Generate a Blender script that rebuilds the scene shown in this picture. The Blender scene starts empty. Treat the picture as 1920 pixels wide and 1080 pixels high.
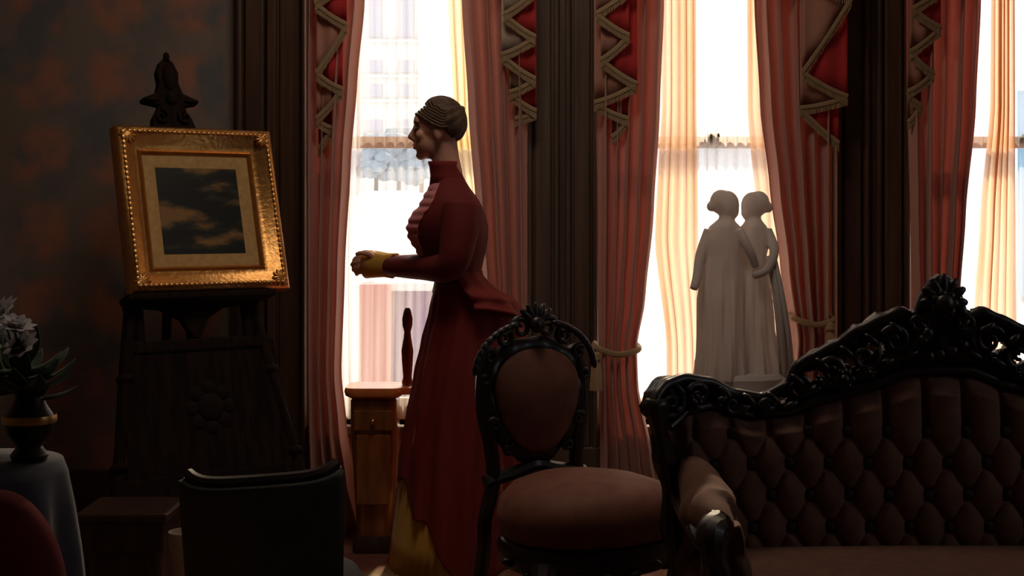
import bpy, bmesh, math, random
from mathutils import Vector, Matrix, noise
random.seed(7)
PI = math.pi
S = bpy.context.scene
COL = S.collection

# ------------------------------------------------------------------ camera, sky, sun, exposure
F = 2600.0            # focal length in px of the 1920 frame
HC, HY = 1.25, 407.0  # camera height, horizon row
WALL = 5.55           # inner face of the window wall
cam_d = bpy.data.cameras.new('camera'); cam = bpy.data.objects.new('camera', cam_d); COL.objects.link(cam)
cam_d.sensor_width = 36.0; cam_d.lens = 36.0 * F / 1920
cam_d.shift_y = -(540 - HY) / 1920
cam_d.clip_start = 0.05; cam_d.clip_end = 500
cam.location = (0, 0, HC); cam.rotation_euler = (PI/2, 0, 0)
S.camera = cam
S.view_settings.view_transform = 'Standard'; S.view_settings.look = 'None'
S.view_settings.exposure = 0.0; S.view_settings.gamma = 1.0
S.view_settings.use_curve_mapping = False
S.cycles.max_bounces = 10; S.cycles.transparent_max_bounces = 16; S.cycles.diffuse_bounces = 5

w = bpy.data.worlds.new('sky'); S.world = w; w.use_nodes = True
bg = w.node_tree.nodes['Background']; bg.inputs[0].default_value = (0.93, 0.96, 1.0, 1); bg.inputs[1].default_value = 1.7
sun_d = bpy.data.lights.new('sun', 'SUN'); sun_d.energy = 6.0; sun_d.angle = math.radians(3); sun_d.color = (1.0, 0.76, 0.52)
sun = bpy.data.objects.new('sun', sun_d); COL.objects.link(sun)
sun.rotation_euler = Vector((0.16, 1.0, 0.72)).to_track_quat('Z', 'Y').to_euler()
# unseen warm fill light, added under the ceiling to lift the dark interior
ld = bpy.data.lights.new('fill_light', 'AREA'); ld.shape = 'DISK'; ld.size = 0.9; ld.energy = 16.0; ld.color = (1.0, 0.80, 0.62)
lo = bpy.data.objects.new('fill_light', ld); COL.objects.link(lo); lo.location = (-0.1, 3.9, 3.4)

def P(px, py, D):
    return Vector(((px - 960) / F * D, D, HC - (py - HY) / F * D))
def X(px, D=WALL): return (px - 960) / F * D
def Z(py, D=WALL): return HC - (py - HY) / F * D

# ------------------------------------------------------------------ materials
MATS = {}
def new_mat(name):
    m = bpy.data.materials.new(name); m.use_nodes = True
    return m, m.node_tree, m.node_tree.nodes['Principled BSDF']
def pbr(name, c, rough=0.5, metal=0.0, c2=None, scale=20.0, bump=0.0, bscale=None, sheen=0.0, coat=0.0, stretch=None, spec=None, sss=0):
    if name in MATS: return MATS[name]
    m, nt, b = new_mat(name); N, L = nt.nodes, nt.links
    b.inputs['Roughness'].default_value = rough; b.inputs['Metallic'].default_value = metal
    b.inputs['Base Color'].default_value = (*c, 1)
    if sheen: b.inputs['Sheen Weight'].default_value = sheen; b.inputs['Sheen Roughness'].default_value = 0.4; b.inputs['Sheen Tint'].default_value = (*[min(1, x*3+.1) for x in c], 1)
    if coat: b.inputs['Coat Weight'].default_value = coat; b.inputs['Coat Roughness'].default_value = 0.15
    if spec is not None: b.inputs['Specular IOR Level'].default_value = spec
    tc = N.new('ShaderNodeTexCoord'); mp = N.new('ShaderNodeMapping'); L.new(tc.outputs['Object'], mp.inputs[0])
    if stretch: mp.inputs['Scale'].default_value = stretch
    if c2:
        n = N.new('ShaderNodeTexNoise'); n.inputs['Scale'].default_value = scale; n.inputs['Detail'].default_value = 6
        L.new(mp.outputs[0], n.inputs['Vector'])
        r = N.new('ShaderNodeValToRGB'); r.color_ramp.elements[0].position = .35; r.color_ramp.elements[1].position = .65
        r.color_ramp.elements[0].color = (*c, 1); r.color_ramp.elements[1].color = (*c2, 1)
        L.new(n.outputs['Fac'], r.inputs[0]); L.new(r.outputs[0], b.inputs['Base Color'])
    if bump:
        n2 = N.new('ShaderNodeTexNoise'); n2.inputs['Scale'].default_value = bscale or scale * 3; n2.inputs['Detail'].default_value = 4
        L.new(mp.outputs[0], n2.inputs['Vector'])
        bp = N.new('ShaderNodeBump'); bp.inputs['Strength'].default_value = bump; bp.inputs['Distance'].default_value = 0.004
        L.new(n2.outputs['Fac'], bp.inputs['Height']); L.new(bp.outputs[0], b.inputs['Normal'])
    MATS[name] = m; return m
def cloth(name, c, trans=0.4, clear=0.0, c2=None, tcol=None, stripes=0.0, sheen=0.3):
    """diffuse fabric that lets light through: translucent share trans, open weave share clear"""
    m, nt, b = new_mat(name); N, L = nt.nodes, nt.links
    b.inputs['Base Color'].default_value = (*c, 1); b.inputs['Roughness'].default_value = 0.8; b.inputs['Sheen Weight'].default_value = sheen
    tc = N.new('ShaderNodeTexCoord'); mp = N.new('ShaderNodeMapping'); mp.inputs['Scale'].default_value = (1, 1, .12)
    L.new(tc.outputs['Object'], mp.inputs[0])
    n = N.new('ShaderNodeTexNoise'); n.inputs['Scale'].default_value = 14; n.inputs['Detail'].default_value = 5; L.new(mp.outputs[0], n.inputs['Vector'])
    mx = N.new('ShaderNodeMix'); mx.data_type = 'RGBA'; mx.inputs[6].default_value = (*c, 1); mx.inputs[7].default_value = (*(c2 or c), 1)
    L.new(n.outputs['Fac'], mx.inputs[0]); L.new(mx.outputs[2], b.inputs['Base Color'])
    tr = N.new('ShaderNodeBsdfTranslucent'); tr.inputs[0].default_value = (*(tcol or c), 1)
    ms = N.new('ShaderNodeMixShader'); ms.inputs[0].default_value = trans
    L.new(b.outputs[0], ms.inputs[1]); L.new(tr.outputs[0], ms.inputs[2])
    out = N['Material Output']
    if clear:
        tp = N.new('ShaderNodeBsdfTransparent'); m2 = N.new('ShaderNodeMixShader')
        n3 = N.new('ShaderNodeTexNoise'); n3.inputs['Scale'].default_value = 9; L.new(mp.outputs[0], n3.inputs['Vector'])
        mr = N.new('ShaderNodeMapRange'); mr.inputs['From Min'].default_value = .3; mr.inputs['From Max'].default_value = .7
        mr.inputs['To Min'].default_value = max(0, clear - .12); mr.inputs['To Max'].default_value = min(1, clear + .12)
        L.new(n3.outputs['Fac'], mr.inputs['Value']); L.new(mr.outputs[0], m2.inputs[0])
        L.new(ms.outputs[0], m2.inputs[1]); L.new(tp.outputs[0], m2.inputs[2]); L.new(m2.outputs[0], out.inputs[0])
    else: L.new(ms.outputs[0], out.inputs[0])
    return m
def glass_mat():
    m, nt, b = new_mat('window_glass'); N, L = nt.nodes, nt.links
    g = N.new('ShaderNodeBsdfGlossy'); g.inputs['Roughness'].default_value = 0.02
    t = N.new('ShaderNodeBsdfTransparent'); t.inputs[0].default_value = (.97, .98, .98, 1)
    ms = N.new('ShaderNodeMixShader'); fr = N.new('ShaderNodeFresnel'); fr.inputs[0].default_value = 1.3
    L.new(fr.outputs[0], ms.inputs[0]); L.new(t.outputs[0], ms.inputs[1]); L.new(g.outputs[0], ms.inputs[2])
    L.new(ms.outputs[0], N['Material Output'].inputs[0]); return m
def wallpaper_mat():
    m, nt, b = new_mat('floral_wallpaper'); N, L = nt.nodes, nt.links
    b.inputs['Roughness'].default_value = .7
    tc = N.new('ShaderNodeTexCoord')
    nz = N.new('ShaderNodeTexNoise'); nz.inputs['Scale'].default_value = 9; nz.inputs['Detail'].default_value = 5; L.new(tc.outputs['Object'], nz.inputs['Vector'])
    add = N.new('ShaderNodeVectorMath'); add.operation = 'MULTIPLY_ADD'; add.inputs[1].default_value = (.11, .11, .11)
    L.new(nz.outputs['Color'], add.inputs[0]); L.new(tc.outputs['Object'], add.inputs[2])
    sx = N.new('ShaderNodeSeparateXYZ'); L.new(add.outputs[0], sx.inputs[0])
    def wave(sock, period, ph):
        a = N.new('ShaderNodeMath'); a.operation = 'MULTIPLY_ADD'; a.inputs[1].default_value = 2*PI/period; a.inputs[2].default_value = ph; L.new(sock, a.inputs[0])
        c = N.new('ShaderNodeMath'); c.operation = 'COSINE'; L.new(a.outputs[0], c.inputs[0]); return c.outputs[0]
    hs = N.new('ShaderNodeMath'); hs.operation = 'ADD'; L.new(sx.outputs[0], hs.inputs[0]); L.new(sx.outputs[1], hs.inputs[1])
    A = wave(hs.outputs[0], .60, 1.3); B = wave(sx.outputs[2], .60, 2.6)
    mu = N.new('ShaderNodeMath'); mu.operation = 'MULTIPLY'; L.new(A, mu.inputs[0]); L.new(B, mu.inputs[1])
    r = N.new('ShaderNodeValToRGB'); e = r.color_ramp.elements
    e[0].position = .22; e[0].color = (.25, .205, .175, 1); e[1].position = .62; e[1].color = (.42, .20, .135, 1)
    k = e.new(.42); k.color = (.33, .195, .145, 1)
    mr = N.new('ShaderNodeMath'); mr.operation = 'ABSOLUTE'; L.new(mu.outputs[0], mr.inputs[0]); L.new(mr.outputs[0], r.inputs[0])
    # blue-grey leaves in the ground
    n2 = N.new('ShaderNodeTexNoise'); n2.inputs['Scale'].default_value = 4.5; n2.inputs['Detail'].default_value = 3; L.new(tc.outputs['Object'], n2.inputs['Vector'])
    r2 = N.new('ShaderNodeValToRGB'); r2.color_ramp.elements[0].position = .48; r2.color_ramp.elements[1].position = .62
    L.new(n2.outputs['Fac'], r2.inputs[0])
    mx = N.new('ShaderNodeMix'); mx.data_type = 'RGBA'; L.new(r2.outputs[0], mx.inputs[0]); L.new(r.outputs[0], mx.inputs[6]); mx.inputs[7].default_value = (.16, .165, .17, 1)
    L.new(mx.outputs[2], b.inputs['Base Color']); return m
def painting_mat():
    m, nt, b = new_mat('old_landscape_painting'); N, L = nt.nodes, nt.links
    b.inputs['Roughness'].default_value = .35
    tc = N.new('ShaderNodeTexCoord'); mp = N.new('ShaderNodeMapping'); mp.inputs['Rotation'].default_value = (0, math.radians(-38), 0); mp.inputs['Scale'].default_value = (1.6, 1, 4.2)
    L.new(tc.outputs['Object'], mp.inputs[0])
    n = N.new('ShaderNodeTexNoise'); n.inputs['Scale'].default_value = 2.4; n.inputs['Detail'].default_value = 7; L.new(mp.outputs[0], n.inputs['Vector'])
    r = N.new('ShaderNodeValToRGB'); e = r.color_ramp.elements
    e[0].position = .48; e[0].color = (.006, .008, .006, 1); e[1].position = .60; e[1].color = (.26, .14, .04, 1)
    k = e.new(.52); k.color = (.03, .03, .014, 1)
    L.new(n.outputs['Fac'], r.inputs[0]); L.new(r.outputs[0], b.inputs['Base Color']); return m
def carpet_mat():
    m, nt, b = new_mat('patterned_carpet'); N, L = nt.nodes, nt.links
    b.inputs['Roughness'].default_value = .95
    tc = N.new('ShaderNodeTexCoord')
    v = N.new('ShaderNodeTexVoronoi'); v.inputs['Scale'].default_value = 5.5; L.new(tc.outputs['Object'], v.inputs['Vector'])
    r = N.new('ShaderNodeValToRGB'); e = r.color_ramp.elements
    e[0].position = .12; e[0].color = (.34, .30, .20, 1); e[1].position = .7; e[1].color = (.12, .03, .02, 1)
    k = e.new(.36); k.color = (.20, .11, .035, 1)
    L.new(v.outputs['Distance'], r.inputs[0]); L.new(r.outputs[0], b.inputs['Base Color']); return m

WOOD = pbr('dark_walnut', (.030, .014, .009), .38, c2=(.055, .026, .016), scale=6, stretch=(8, 8, .7), bump=.2, coat=.2)
CASING = pbr('brown_casing_wood', (.060, .030, .018), .45, c2=(.095, .052, .032), scale=5, stretch=(9, 9, .5), bump=.2)
PIER = pbr('weathered_pier_wood', (.075, .047, .032), .5, c2=(.12, .085, .065), scale=5, stretch=(9, 9, .4), bump=.2)
BLACKW = pbr('carved_rosewood', (.009, .006, .006), .42, c2=(.018, .010, .009), scale=9, bump=.2, coat=.15)
EASELW = pbr('ebonised_easel_wood', (.010, .006, .005), .85, c2=(.024, .012, .008), scale=9, stretch=(6, 6, .8), spec=.1)
AMBER_SHADE = pbr('shaded_amber_wood', (.16, .045, .010), .22, c2=(.30, .10, .02), scale=4, stretch=(5, 5, 1), coat=.6)  # cabinet body: shade below the top put into the wood colour
AMBER_LIT = pbr('lit_amber_wood', (.70, .19, .055), .35, c2=(.76, .26, .08), scale=4, stretch=(5, 5, 1), coat=.5)  # cabinet top: same wood with sunlight put into its colour
GOLD = pbr('gilded_gesso', (.56, .27, .075), .36, .85, c2=(.66, .36, .12), scale=30, bump=.5, bscale=60)
GOLD2 = pbr('dull_gilt_liner', (.42, .25, .09), .5, .6, c2=(.50, .32, .13), scale=40)
BRASS = pbr('brass', (.62, .40, .16), .3, 1.0)
UPH = pbr('russet_brocade', (.120, .052, .032), .85, c2=(.155, .070, .044), scale=26, bump=.3, bscale=400, sheen=.15)
UPHC = pbr('rust_velvet', (.16, .052, .032), .7, c2=(.21, .075, .045), scale=20, bump=.3, bscale=400, sheen=.2)
GREENV = pbr('dark_green_leather', (.014, .018, .011), .65, c2=(.024, .027, .017), scale=12, bump=.3, bscale=90)
REDV = pbr('crimson_velvet', (.16, .018, .016), .8, c2=(.22, .028, .022), scale=15, sheen=.1)
MARBLE = cloth('aged_marble', (.84, .80, .78), .40, c2=(.66, .61, .58), tcol=(.66, .60, .58), sheen=0)
PALE = pbr('cream_stoneware', (.42, .36, .29), .5, c2=(.34, .28, .22), scale=10)
SKIN = pbr('skin', (.55, .28, .20), .5, c2=(.60, .32, .23), scale=30)
HAIR = pbr('brown_hair', (.060, .032, .016), .55, c2=(.115, .062, .032), scale=18, stretch=(3, 3, 1), bump=.8, bscale=90)
DRESS = cloth('crimson_wool', (.17, .011, .009), .16, c2=(.23, .016, .013), tcol=(.8, .07, .05), sheen=.02)
DRESS2 = cloth('deep_red_wool', (.14, .010, .009), .14, c2=(.18, .013, .012), tcol=(.7, .06, .05), sheen=.02)
ROSE_LIT = cloth('window_lit_rose', (.85, .30, .32), .45, c2=(.90, .40, .42), tcol=(.95, .35, .38), sheen=.1)  # window light on the chest put into a paler rose
YELLOW = cloth('mustard_silk', (.62, .34, .035), .2, c2=(.72, .42, .05))
DRAPE = cloth('salmon_drape', (.70, .38, .33), .40, c2=(.76, .45, .39), tcol=(.55, .285, .245))
DRAPE2 = cloth('salmon_valance', (.62, .30, .22), .30, c2=(.70, .38, .28), tcol=(.60, .30, .22))
LINING = cloth('crimson_lining', (.78, .05, .06), .40, c2=(.80, .07, .07), tcol=(.85, .07, .08))
FRINGE = cloth('gold_fringe', (.34, .23, .12), .15, c2=(.46, .33, .19))
SHEER = cloth('white_lace', (.85, .84, .80), .75, clear=.66, tcol=(.92, .90, .86), sheen=0)
SHEERD = cloth('white_muslin', (.85, .83, .80), .8, clear=.30, tcol=(.95, .93, .90), sheen=0)
CREAM = cloth('cream_muslin', (.80, .56, .36), .75, clear=.12, c2=(.88, .68, .48), tcol=(.93, .66, .42), sheen=0)
BLUEC = cloth('blue_grey_damask', (.028, .031, .040), .05, c2=(.05, .055, .07), sheen=.05)
LEAFM = cloth('leaf_green', (.035, .075, .03), .2, c2=(.05, .10, .035))
PETAL = cloth('white_petal', (.62, .60, .60), .3, c2=(.72, .70, .70))
GLASS = glass_mat()
SASH = pbr('peach_painted_sash', (.62, .36, .22), .5, c2=(.70, .44, .28), scale=8)
PLASTER = pbr('plaster', (.68, .62, .55), .9)
SNOW = pbr('snow', (.86, .88, .92), .9, c2=(.80, .83, .88), scale=.3)
STUCCO = pbr('pale_stucco', (.62, .61, .60), .9)
FARWIN = pbr('far_window_glass', (.42, .42, .50), .4)
LILAC = pbr('mauve_stucco', (.19, .13, .33), .9, c2=(.27, .17, .34), scale=2)
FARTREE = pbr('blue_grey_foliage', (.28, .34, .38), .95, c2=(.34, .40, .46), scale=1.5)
BARK = pbr('bark', (.20, .17, .15), .9)
GLAZE = pbr('dark_red_glass_vase', (.13, .022, .022), .15, coat=.6)
DARKV = pbr('dark_bronze', (.03, .026, .02), .35, .6)
FLOORW = pbr('floor_boards', (.11, .05, .028), .35, c2=(.16, .08, .045), scale=5, stretch=(7, .6, 1))

# ------------------------------------------------------------------ building helpers
class MB:
    def __init__(s): s.v = []; s.f = []
    def add(s, vs, fs):
        o = len(s.v); s.v += [Vector(q) for q in vs]; s.f += [tuple(i + o for i in f) for f in fs]; return s
    def box(s, a, b):
        x0, y0, z0 = a; x1, y1, z1 = b
        return s.add([(x0,y0,z0),(x1,y0,z0),(x1,y1,z0),(x0,y1,z0),(x0,y0,z1),(x1,y0,z1),(x1,y1,z1),(x0,y1,z1)],
                     [(0,3,2,1),(4,5,6,7),(0,1,5,4),(1,2,6,5),(2,3,7,6),(3,0,4,7)])
    def tube(s, pts, rad, n=8, flat=1.0, up=None, closed=False):
        pts = [Vector(p) for p in pts]; m = len(pts)
        if not hasattr(rad, '__len__'): rad = [rad] * m
        rings = []; ref = Vector(up) if up else Vector((0, 1, 0))
        for i, p in enumerate(pts):
            if closed: t = pts[(i + 1) % m] - pts[i - 1]
            else: t = pts[min(i + 1, m - 1)] - pts[max(i - 1, 0)]
            t.normalize(); a = ref - t * ref.dot(t)
            if a.length < 1e-3: a = t.orthogonal()
            a.normalize(); b = t.cross(a)
            rings.append([p + (a * math.cos(2*PI*k/n) * flat + b * math.sin(2*PI*k/n)) * rad[i] for k in range(n)])
        o = len(s.v)
        for r in rings: s.v += r
        M = m if closed else m - 1
        for i in range(M):
            for k in range(n):
                a0 = o + i*n + k; a1 = o + i*n + (k+1) % n; j = (i + 1) % m
                b0 = o + j*n + k; b1 = o + j*n + (k+1) % n
                s.f.append((a0, b0, b1, a1))
        if not closed:
            s.f.append(tuple(o + k for k in range(n))); s.f.append(tuple(o + (m-1)*n + k for k in reversed(range(n))))
        return s
    def lathe(s, prof, c=(0, 0, 0), n=24, sx=1, sy=1, fold=0, nf=8):
        rings = []
        for r, z in prof:
            rings.append([(c[0] + r*sx*math.cos(2*PI*k/n)*(1 + fold*math.cos(nf*2*PI*k/n)), c[1] + r*sy*math.sin(2*PI*k/n)*(1 + fold*math.cos(nf*2*PI*k/n)), c[2] + z) for k in range(n)])
        return s.rings(rings)
    def rings(s, rings, cap=True):
        n = len(rings[0]); o = len(s.v)
        for r in rings: s.v += [Vector(q) for q in r]
        for i in range(len(rings) - 1):
            for k in range(n):
                s.f.append((o+i*n+k, o+i*n+(k+1) % n, o+(i+1)*n+(k+1) % n, o+(i+1)*n+k))
        if cap:
            s.f.append(tuple(o + k for k in reversed(range(n)))); s.f.append(tuple(o + (len(rings)-1)*n + k for k in range(n)))
        return s
    def ell(s, c, r, n=12, m=8, rot=None):
        vs = []; fs = []; c = Vector(c)
        for i in range(m + 1):
            th = PI * i / m
            for k in range(n):
                q = Vector((r[0]*math.sin(th)*math.cos(2*PI*k/n), r[1]*math.sin(th)*math.sin(2*PI*k/n), r[2]*math.cos(th)))
                if rot: q = rot @ q
                vs.append(c + q)
        for i in range(m):
            for k in range(n): fs.append((i*n+k, (i+1)*n+k, (i+1)*n+(k+1) % n, i*n+(k+1) % n))
        return s.add(vs, fs)
    def grid(s, fn, nu, nv):
        vs = [fn(i/nu, j/nv) for j in range(nv+1) for i in range(nu+1)]
        fs = [(j*(nu+1)+i, j*(nu+1)+i+1, (j+1)*(nu+1)+i+1, (j+1)*(nu+1)+i) for j in range(nv) for i in range(nu)]
        return s.add(vs, fs)
    def prism(s, poly, y0, y1):   # polygon in xz, between two y
        n = len(poly)
        return s.add([(x, y0, z) for x, z in poly] + [(x, y1, z) for x, z in poly],
                     [tuple(range(n)), tuple(reversed(range(n, 2*n)))] + [(i, i+n, (i+1) % n + n, (i+1) % n) for i in range(n)])
    def moulding(s, prof, w, h):
        """profile (inset, forward) swept round a w x h rectangle in xz, mitred; forward is -y"""
        rings = []
        for sx_, sz_ in ((-1, -1), (1, -1), (1, 1), (-1, 1)):
            rings.append([(sx_*(w/2 - i), -f, sz_*(h/2 - i)) for i, f in prof])
        n = len(prof); o = len(s.v)
        for r in rings: s.v += [Vector(q) for q in r]
        for a in range(4):
            b = (a + 1) % 4
            for k in range(n):
                s.f.append((o+a*n+k, o+b*n+k, o+b*n+(k+1) % n, o+a*n+(k+1) % n))
        return s
    def mesh(s, name):
        me = bpy.data.meshes.new(name); me.from_pydata([tuple(q) for q in s.v], [], s.f)
        bm = bmesh.new(); bm.from_mesh(me); bmesh.ops.remove_doubles(bm, verts=bm.verts, dist=1e-5)
        bmesh.ops.recalc_face_normals(bm, faces=bm.faces); bm.to_mesh(me); bm.free(); me.validate(); return me
def mat_of(e): return e.matrix_basis if e else Matrix()
def full(e):
    m = Matrix()
    while e: m = e.matrix_basis @ m; e = e.parent
    return m
def build(name, mb, mat, parent=None, smooth=True, world=False, bevel=0, solid=0, sub=0, angle=35, offset=0):
    me = mb.mesh(name) if isinstance(mb, MB) else mb
    o = bpy.data.objects.new(name, me); COL.objects.link(o); me.materials.clear(); me.materials.append(mat)
    if parent: o.parent = parent
    if world and parent: me.transform(full(parent).inverted())
    if smooth:
        for p in me.polygons: p.use_smooth = True
        if angle < 180:
            try: me.set_sharp_from_angle(angle=math.radians(angle))
            except Exception: pass
    if solid: md = o.modifiers.new('solid', 'SOLIDIFY'); md.thickness = solid; md.offset = offset
    if bevel: md = o.modifiers.new('bevel', 'BEVEL'); md.width = bevel; md.segments = 2; md.limit_method = 'ANGLE'
    if sub: md = o.modifiers.new('sub', 'SUBSURF'); md.levels = sub; md.render_levels = sub
    return o
def tag(o, label=None, cat=None, group=None, kind=None):
    if label: o['label'] = label
    if cat: o['category'] = cat
    if group: o['group'] = group
    if kind: o['kind'] = kind
    return o
def thing(name, label, cat, loc=(0, 0, 0), rot=(0, 0, 0), group=None, kind=None):
    o = bpy.data.objects.new(name, None); COL.objects.link(o); o.location = loc; o.rotation_euler = rot; o.empty_display_size = .1
    o.matrix_basis = Matrix.LocRotScale(Vector(loc), __import__('mathutils').Euler(rot), Vector((1, 1, 1)))
    return tag(o, label, cat, group, kind)
def struct(name, mb, mat, parent=None, **k):
    o = build(name, mb, mat, parent, **k)
    if not parent: o['kind'] = 'structure'
    return o
def inst(o, name, parent, loc, rot=None, scale=None):
    c = o.copy(); c.name = name; c.parent = parent; c.location = loc
    if rot: c.rotation_euler = rot
    if scale: c.scale = scale
    COL.objects.link(c); return c
def lerp(tab, t):
    if t <= tab[0][0]: return tab[0][1:] if len(tab[0]) > 2 else tab[0][1]
    for a, b in zip(tab, tab[1:]):
        if t <= b[0]:
            k = (t - a[0]) / (b[0] - a[0]); k2 = k*k*(3-2*k) * .5 + k * .5
            r = [a[i] + (b[i] - a[i]) * k2 for i in range(1, len(a))]
            return r if len(r) > 1 else r[0]
    return tab[-1][1:] if len(tab[-1]) > 2 else tab[-1][1]
def smooth_path(pts, n=6, closed=False):
    pts = [Vector(p) for p in pts]; m = len(pts); out = []
    for i in range(m if closed else m - 1):
        g = (lambda k: pts[k % m]) if closed else (lambda k: pts[max(0, min(m-1, k))])
        p0, p1, p2, p3 = g(i-1), g(i), g(i+1), g(i+2)
        for j in range(n):
            t = j / n
            out.append(.5*((2*p1) + (p2-p0)*t + (2*p0-5*p1+4*p2-p3)*t*t + (3*p1-p0-3*p2+p3)*t**3))
    if not closed: out.append(pts[-1])
    return out
def remeshed(name, mb, voxel, smooth_it=6):
    me = mb.mesh(name) if isinstance(mb, MB) else mb
    o = bpy.data.objects.new('tmp', me); COL.objects.link(o)
    md = o.modifiers.new('r', 'REMESH'); md.mode = 'VOXEL'; md.voxel_size = voxel
    ms = o.modifiers.new('s', 'SMOOTH'); ms.factor = .5; ms.iterations = smooth_it
    dg = bpy.context.evaluated_depsgraph_get(); dg.update()
    out = bpy.data.meshes.new_from_object(o.evaluated_get(dg)); out.name = name
    bpy.data.objects.remove(o); return out

# ------------------------------------------------------------------ room shell
XL, XR, YB, ZC = -2.6, 3.4, -2.2, 3.7
HEAD, SILL = 3.15, 0.42
openings = [(X(578), X(985)), (X(1122), X(1560)), (X(1702), X(2145))]
T = .26
struct('floor', MB().box((XL-.2, YB-.2, -.1), (XR+.2, WALL+T, 0)), FLOORW, smooth=False)
struct('ceiling', MB().box((XL-.2, YB-.2, ZC), (XR+.2, WALL+T, ZC+.1)), PLASTER, smooth=False)
WP = wallpaper_mat()
mb = MB(); xs = [XL-.2] + [q for o_ in openings for q in o_] + [XR+.2]
for i in range(0, len(xs), 2): mb.box((xs[i], WALL, 0), (xs[i+1], WALL+T, ZC))
for a, b in openings: mb.box((a, WALL, 0), (b, WALL+T, SILL)); mb.box((a, WALL, HEAD), (b, WALL+T, ZC))
struct('wall_back', mb, WP, smooth=False)
struct('wall_left', MB().box((XL-.2, YB, 0), (XL, WALL, ZC)), WP, smooth=False)
mb = MB().box((XR, YB, 0), (XR+.2, 1.9, ZC)).box((XR, 2.7, 0), (XR+.2, WALL, ZC)).box((XR, 1.9, 0), (XR+.2, 2.7, 1.2)).box((XR, 1.9, 3.1), (XR+.2, 2.7, ZC))
struct('wall_right', mb, WP, smooth=False)
struct('wall_rear', MB().box((XL-.2, YB-.2, 0), (XR+.2, YB, ZC)), WP, smooth=False)
w4 = thing('window_4', None, None, (XR+.1, 2.3, 1.2), kind='structure')  # unseen side window, added and placed to light the sofa from the right
mb = MB().box((-.03, -.4, 0), (.03, -.35, 1.9)).box((-.03, .35, 0), (.03, .4, 1.9)).box((-.03, -.4, 0), (.03, .4, .05)).box((-.03, -.4, 1.85), (.03, .4, 1.9)).box((-.03, -.4, .92), (.03, .4, .97))
build('sash_frame', mb, CASING, w4); build('pane', MB().box((-.003, -.36, .05), (.003, .36, 1.85)), GLASS, w4, smooth=False)
struct('baseboard_back', MB().box((XL, WALL-.03, 0), (openings[0][0]-.27, WALL, .24)).box((XL, WALL-.04, 0), (openings[0][0]-.27, WALL, .05)), CASING, bevel=.006, smooth=False)
struct('baseboard_left', MB().box((XL, YB, 0), (XL+.03, WALL-.03, .24)), CASING, bevel=.006, smooth=False)

# fluted wooden casings and piers between the windows
def pilaster(name, x0, x1, mat, panels, label=None):
    r = thing(name, None, None, ((x0+x1)/2, WALL, 0), kind='structure')
    h = 3.35; w_ = (x1-x0)
    build('back_board', MB().box((x0, WALL-.035, 0), (x1, WALL, h)), mat, r, world=True, smooth=False, bevel=.004)
    build('plinth_block', MB().box((x0-.008, WALL-.06, 0), (x1+.008, WALL, .34)), mat, r, world=True, smooth=False, bevel=.008)
    for k, (a, b, d) in enumerate(panels):
        nm = 'bead' if (b - a) * w_ < .035 else 'stile'
        if nm == 'bead':
            build('bead', MB().tube([(x0+w_*(a+b)/2, WALL-.035-d/3, .34), (x0+w_*(a+b)/2, WALL-.035-d/3, h)], (b-a)*w_/2, 10, flat=1.2), mat, r, world=True)
        else:
            build('stile', MB().box((x0+w_*a, WALL-.035-d, .34), (x0+w_*b, WALL-.034, h)), mat, r, world=True, smooth=False, bevel=.006)
    build('capital', MB().box((x0-.02, WALL-.09, h-.12), (x1+.02, WALL, h)), mat, r, world=True, smooth=False, bevel=.01)
    return r
pilaster('trim_1', X(447), X(577), CASING, [(.0, .10, .03), (.13, .40, .02), (.45, .58, .035), (.62, .9, .012), (.92, 1, .03)])
pilaster('trim_2', X(986), X(1121), PIER, [(0, .09, .03), (.12, .34, .02), (.38, .46, .03), (.54, .62, .03), (.66, .88, .02), (.91, 1, .03)])
pilaster('trim_3', X(1561), X(1701), CASING, [(0, .09, .03), (.12, .34, .02), (.38, .46, .03), (.54, .62, .03), (.66, .88, .02), (.91, 1, .03)])
pilaster('trim_4', X(2146), X(2286), CASING, [(0, .09, .03), (.12, .34, .02), (.54, .62, .03), (.66, .88, .02)])

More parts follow.
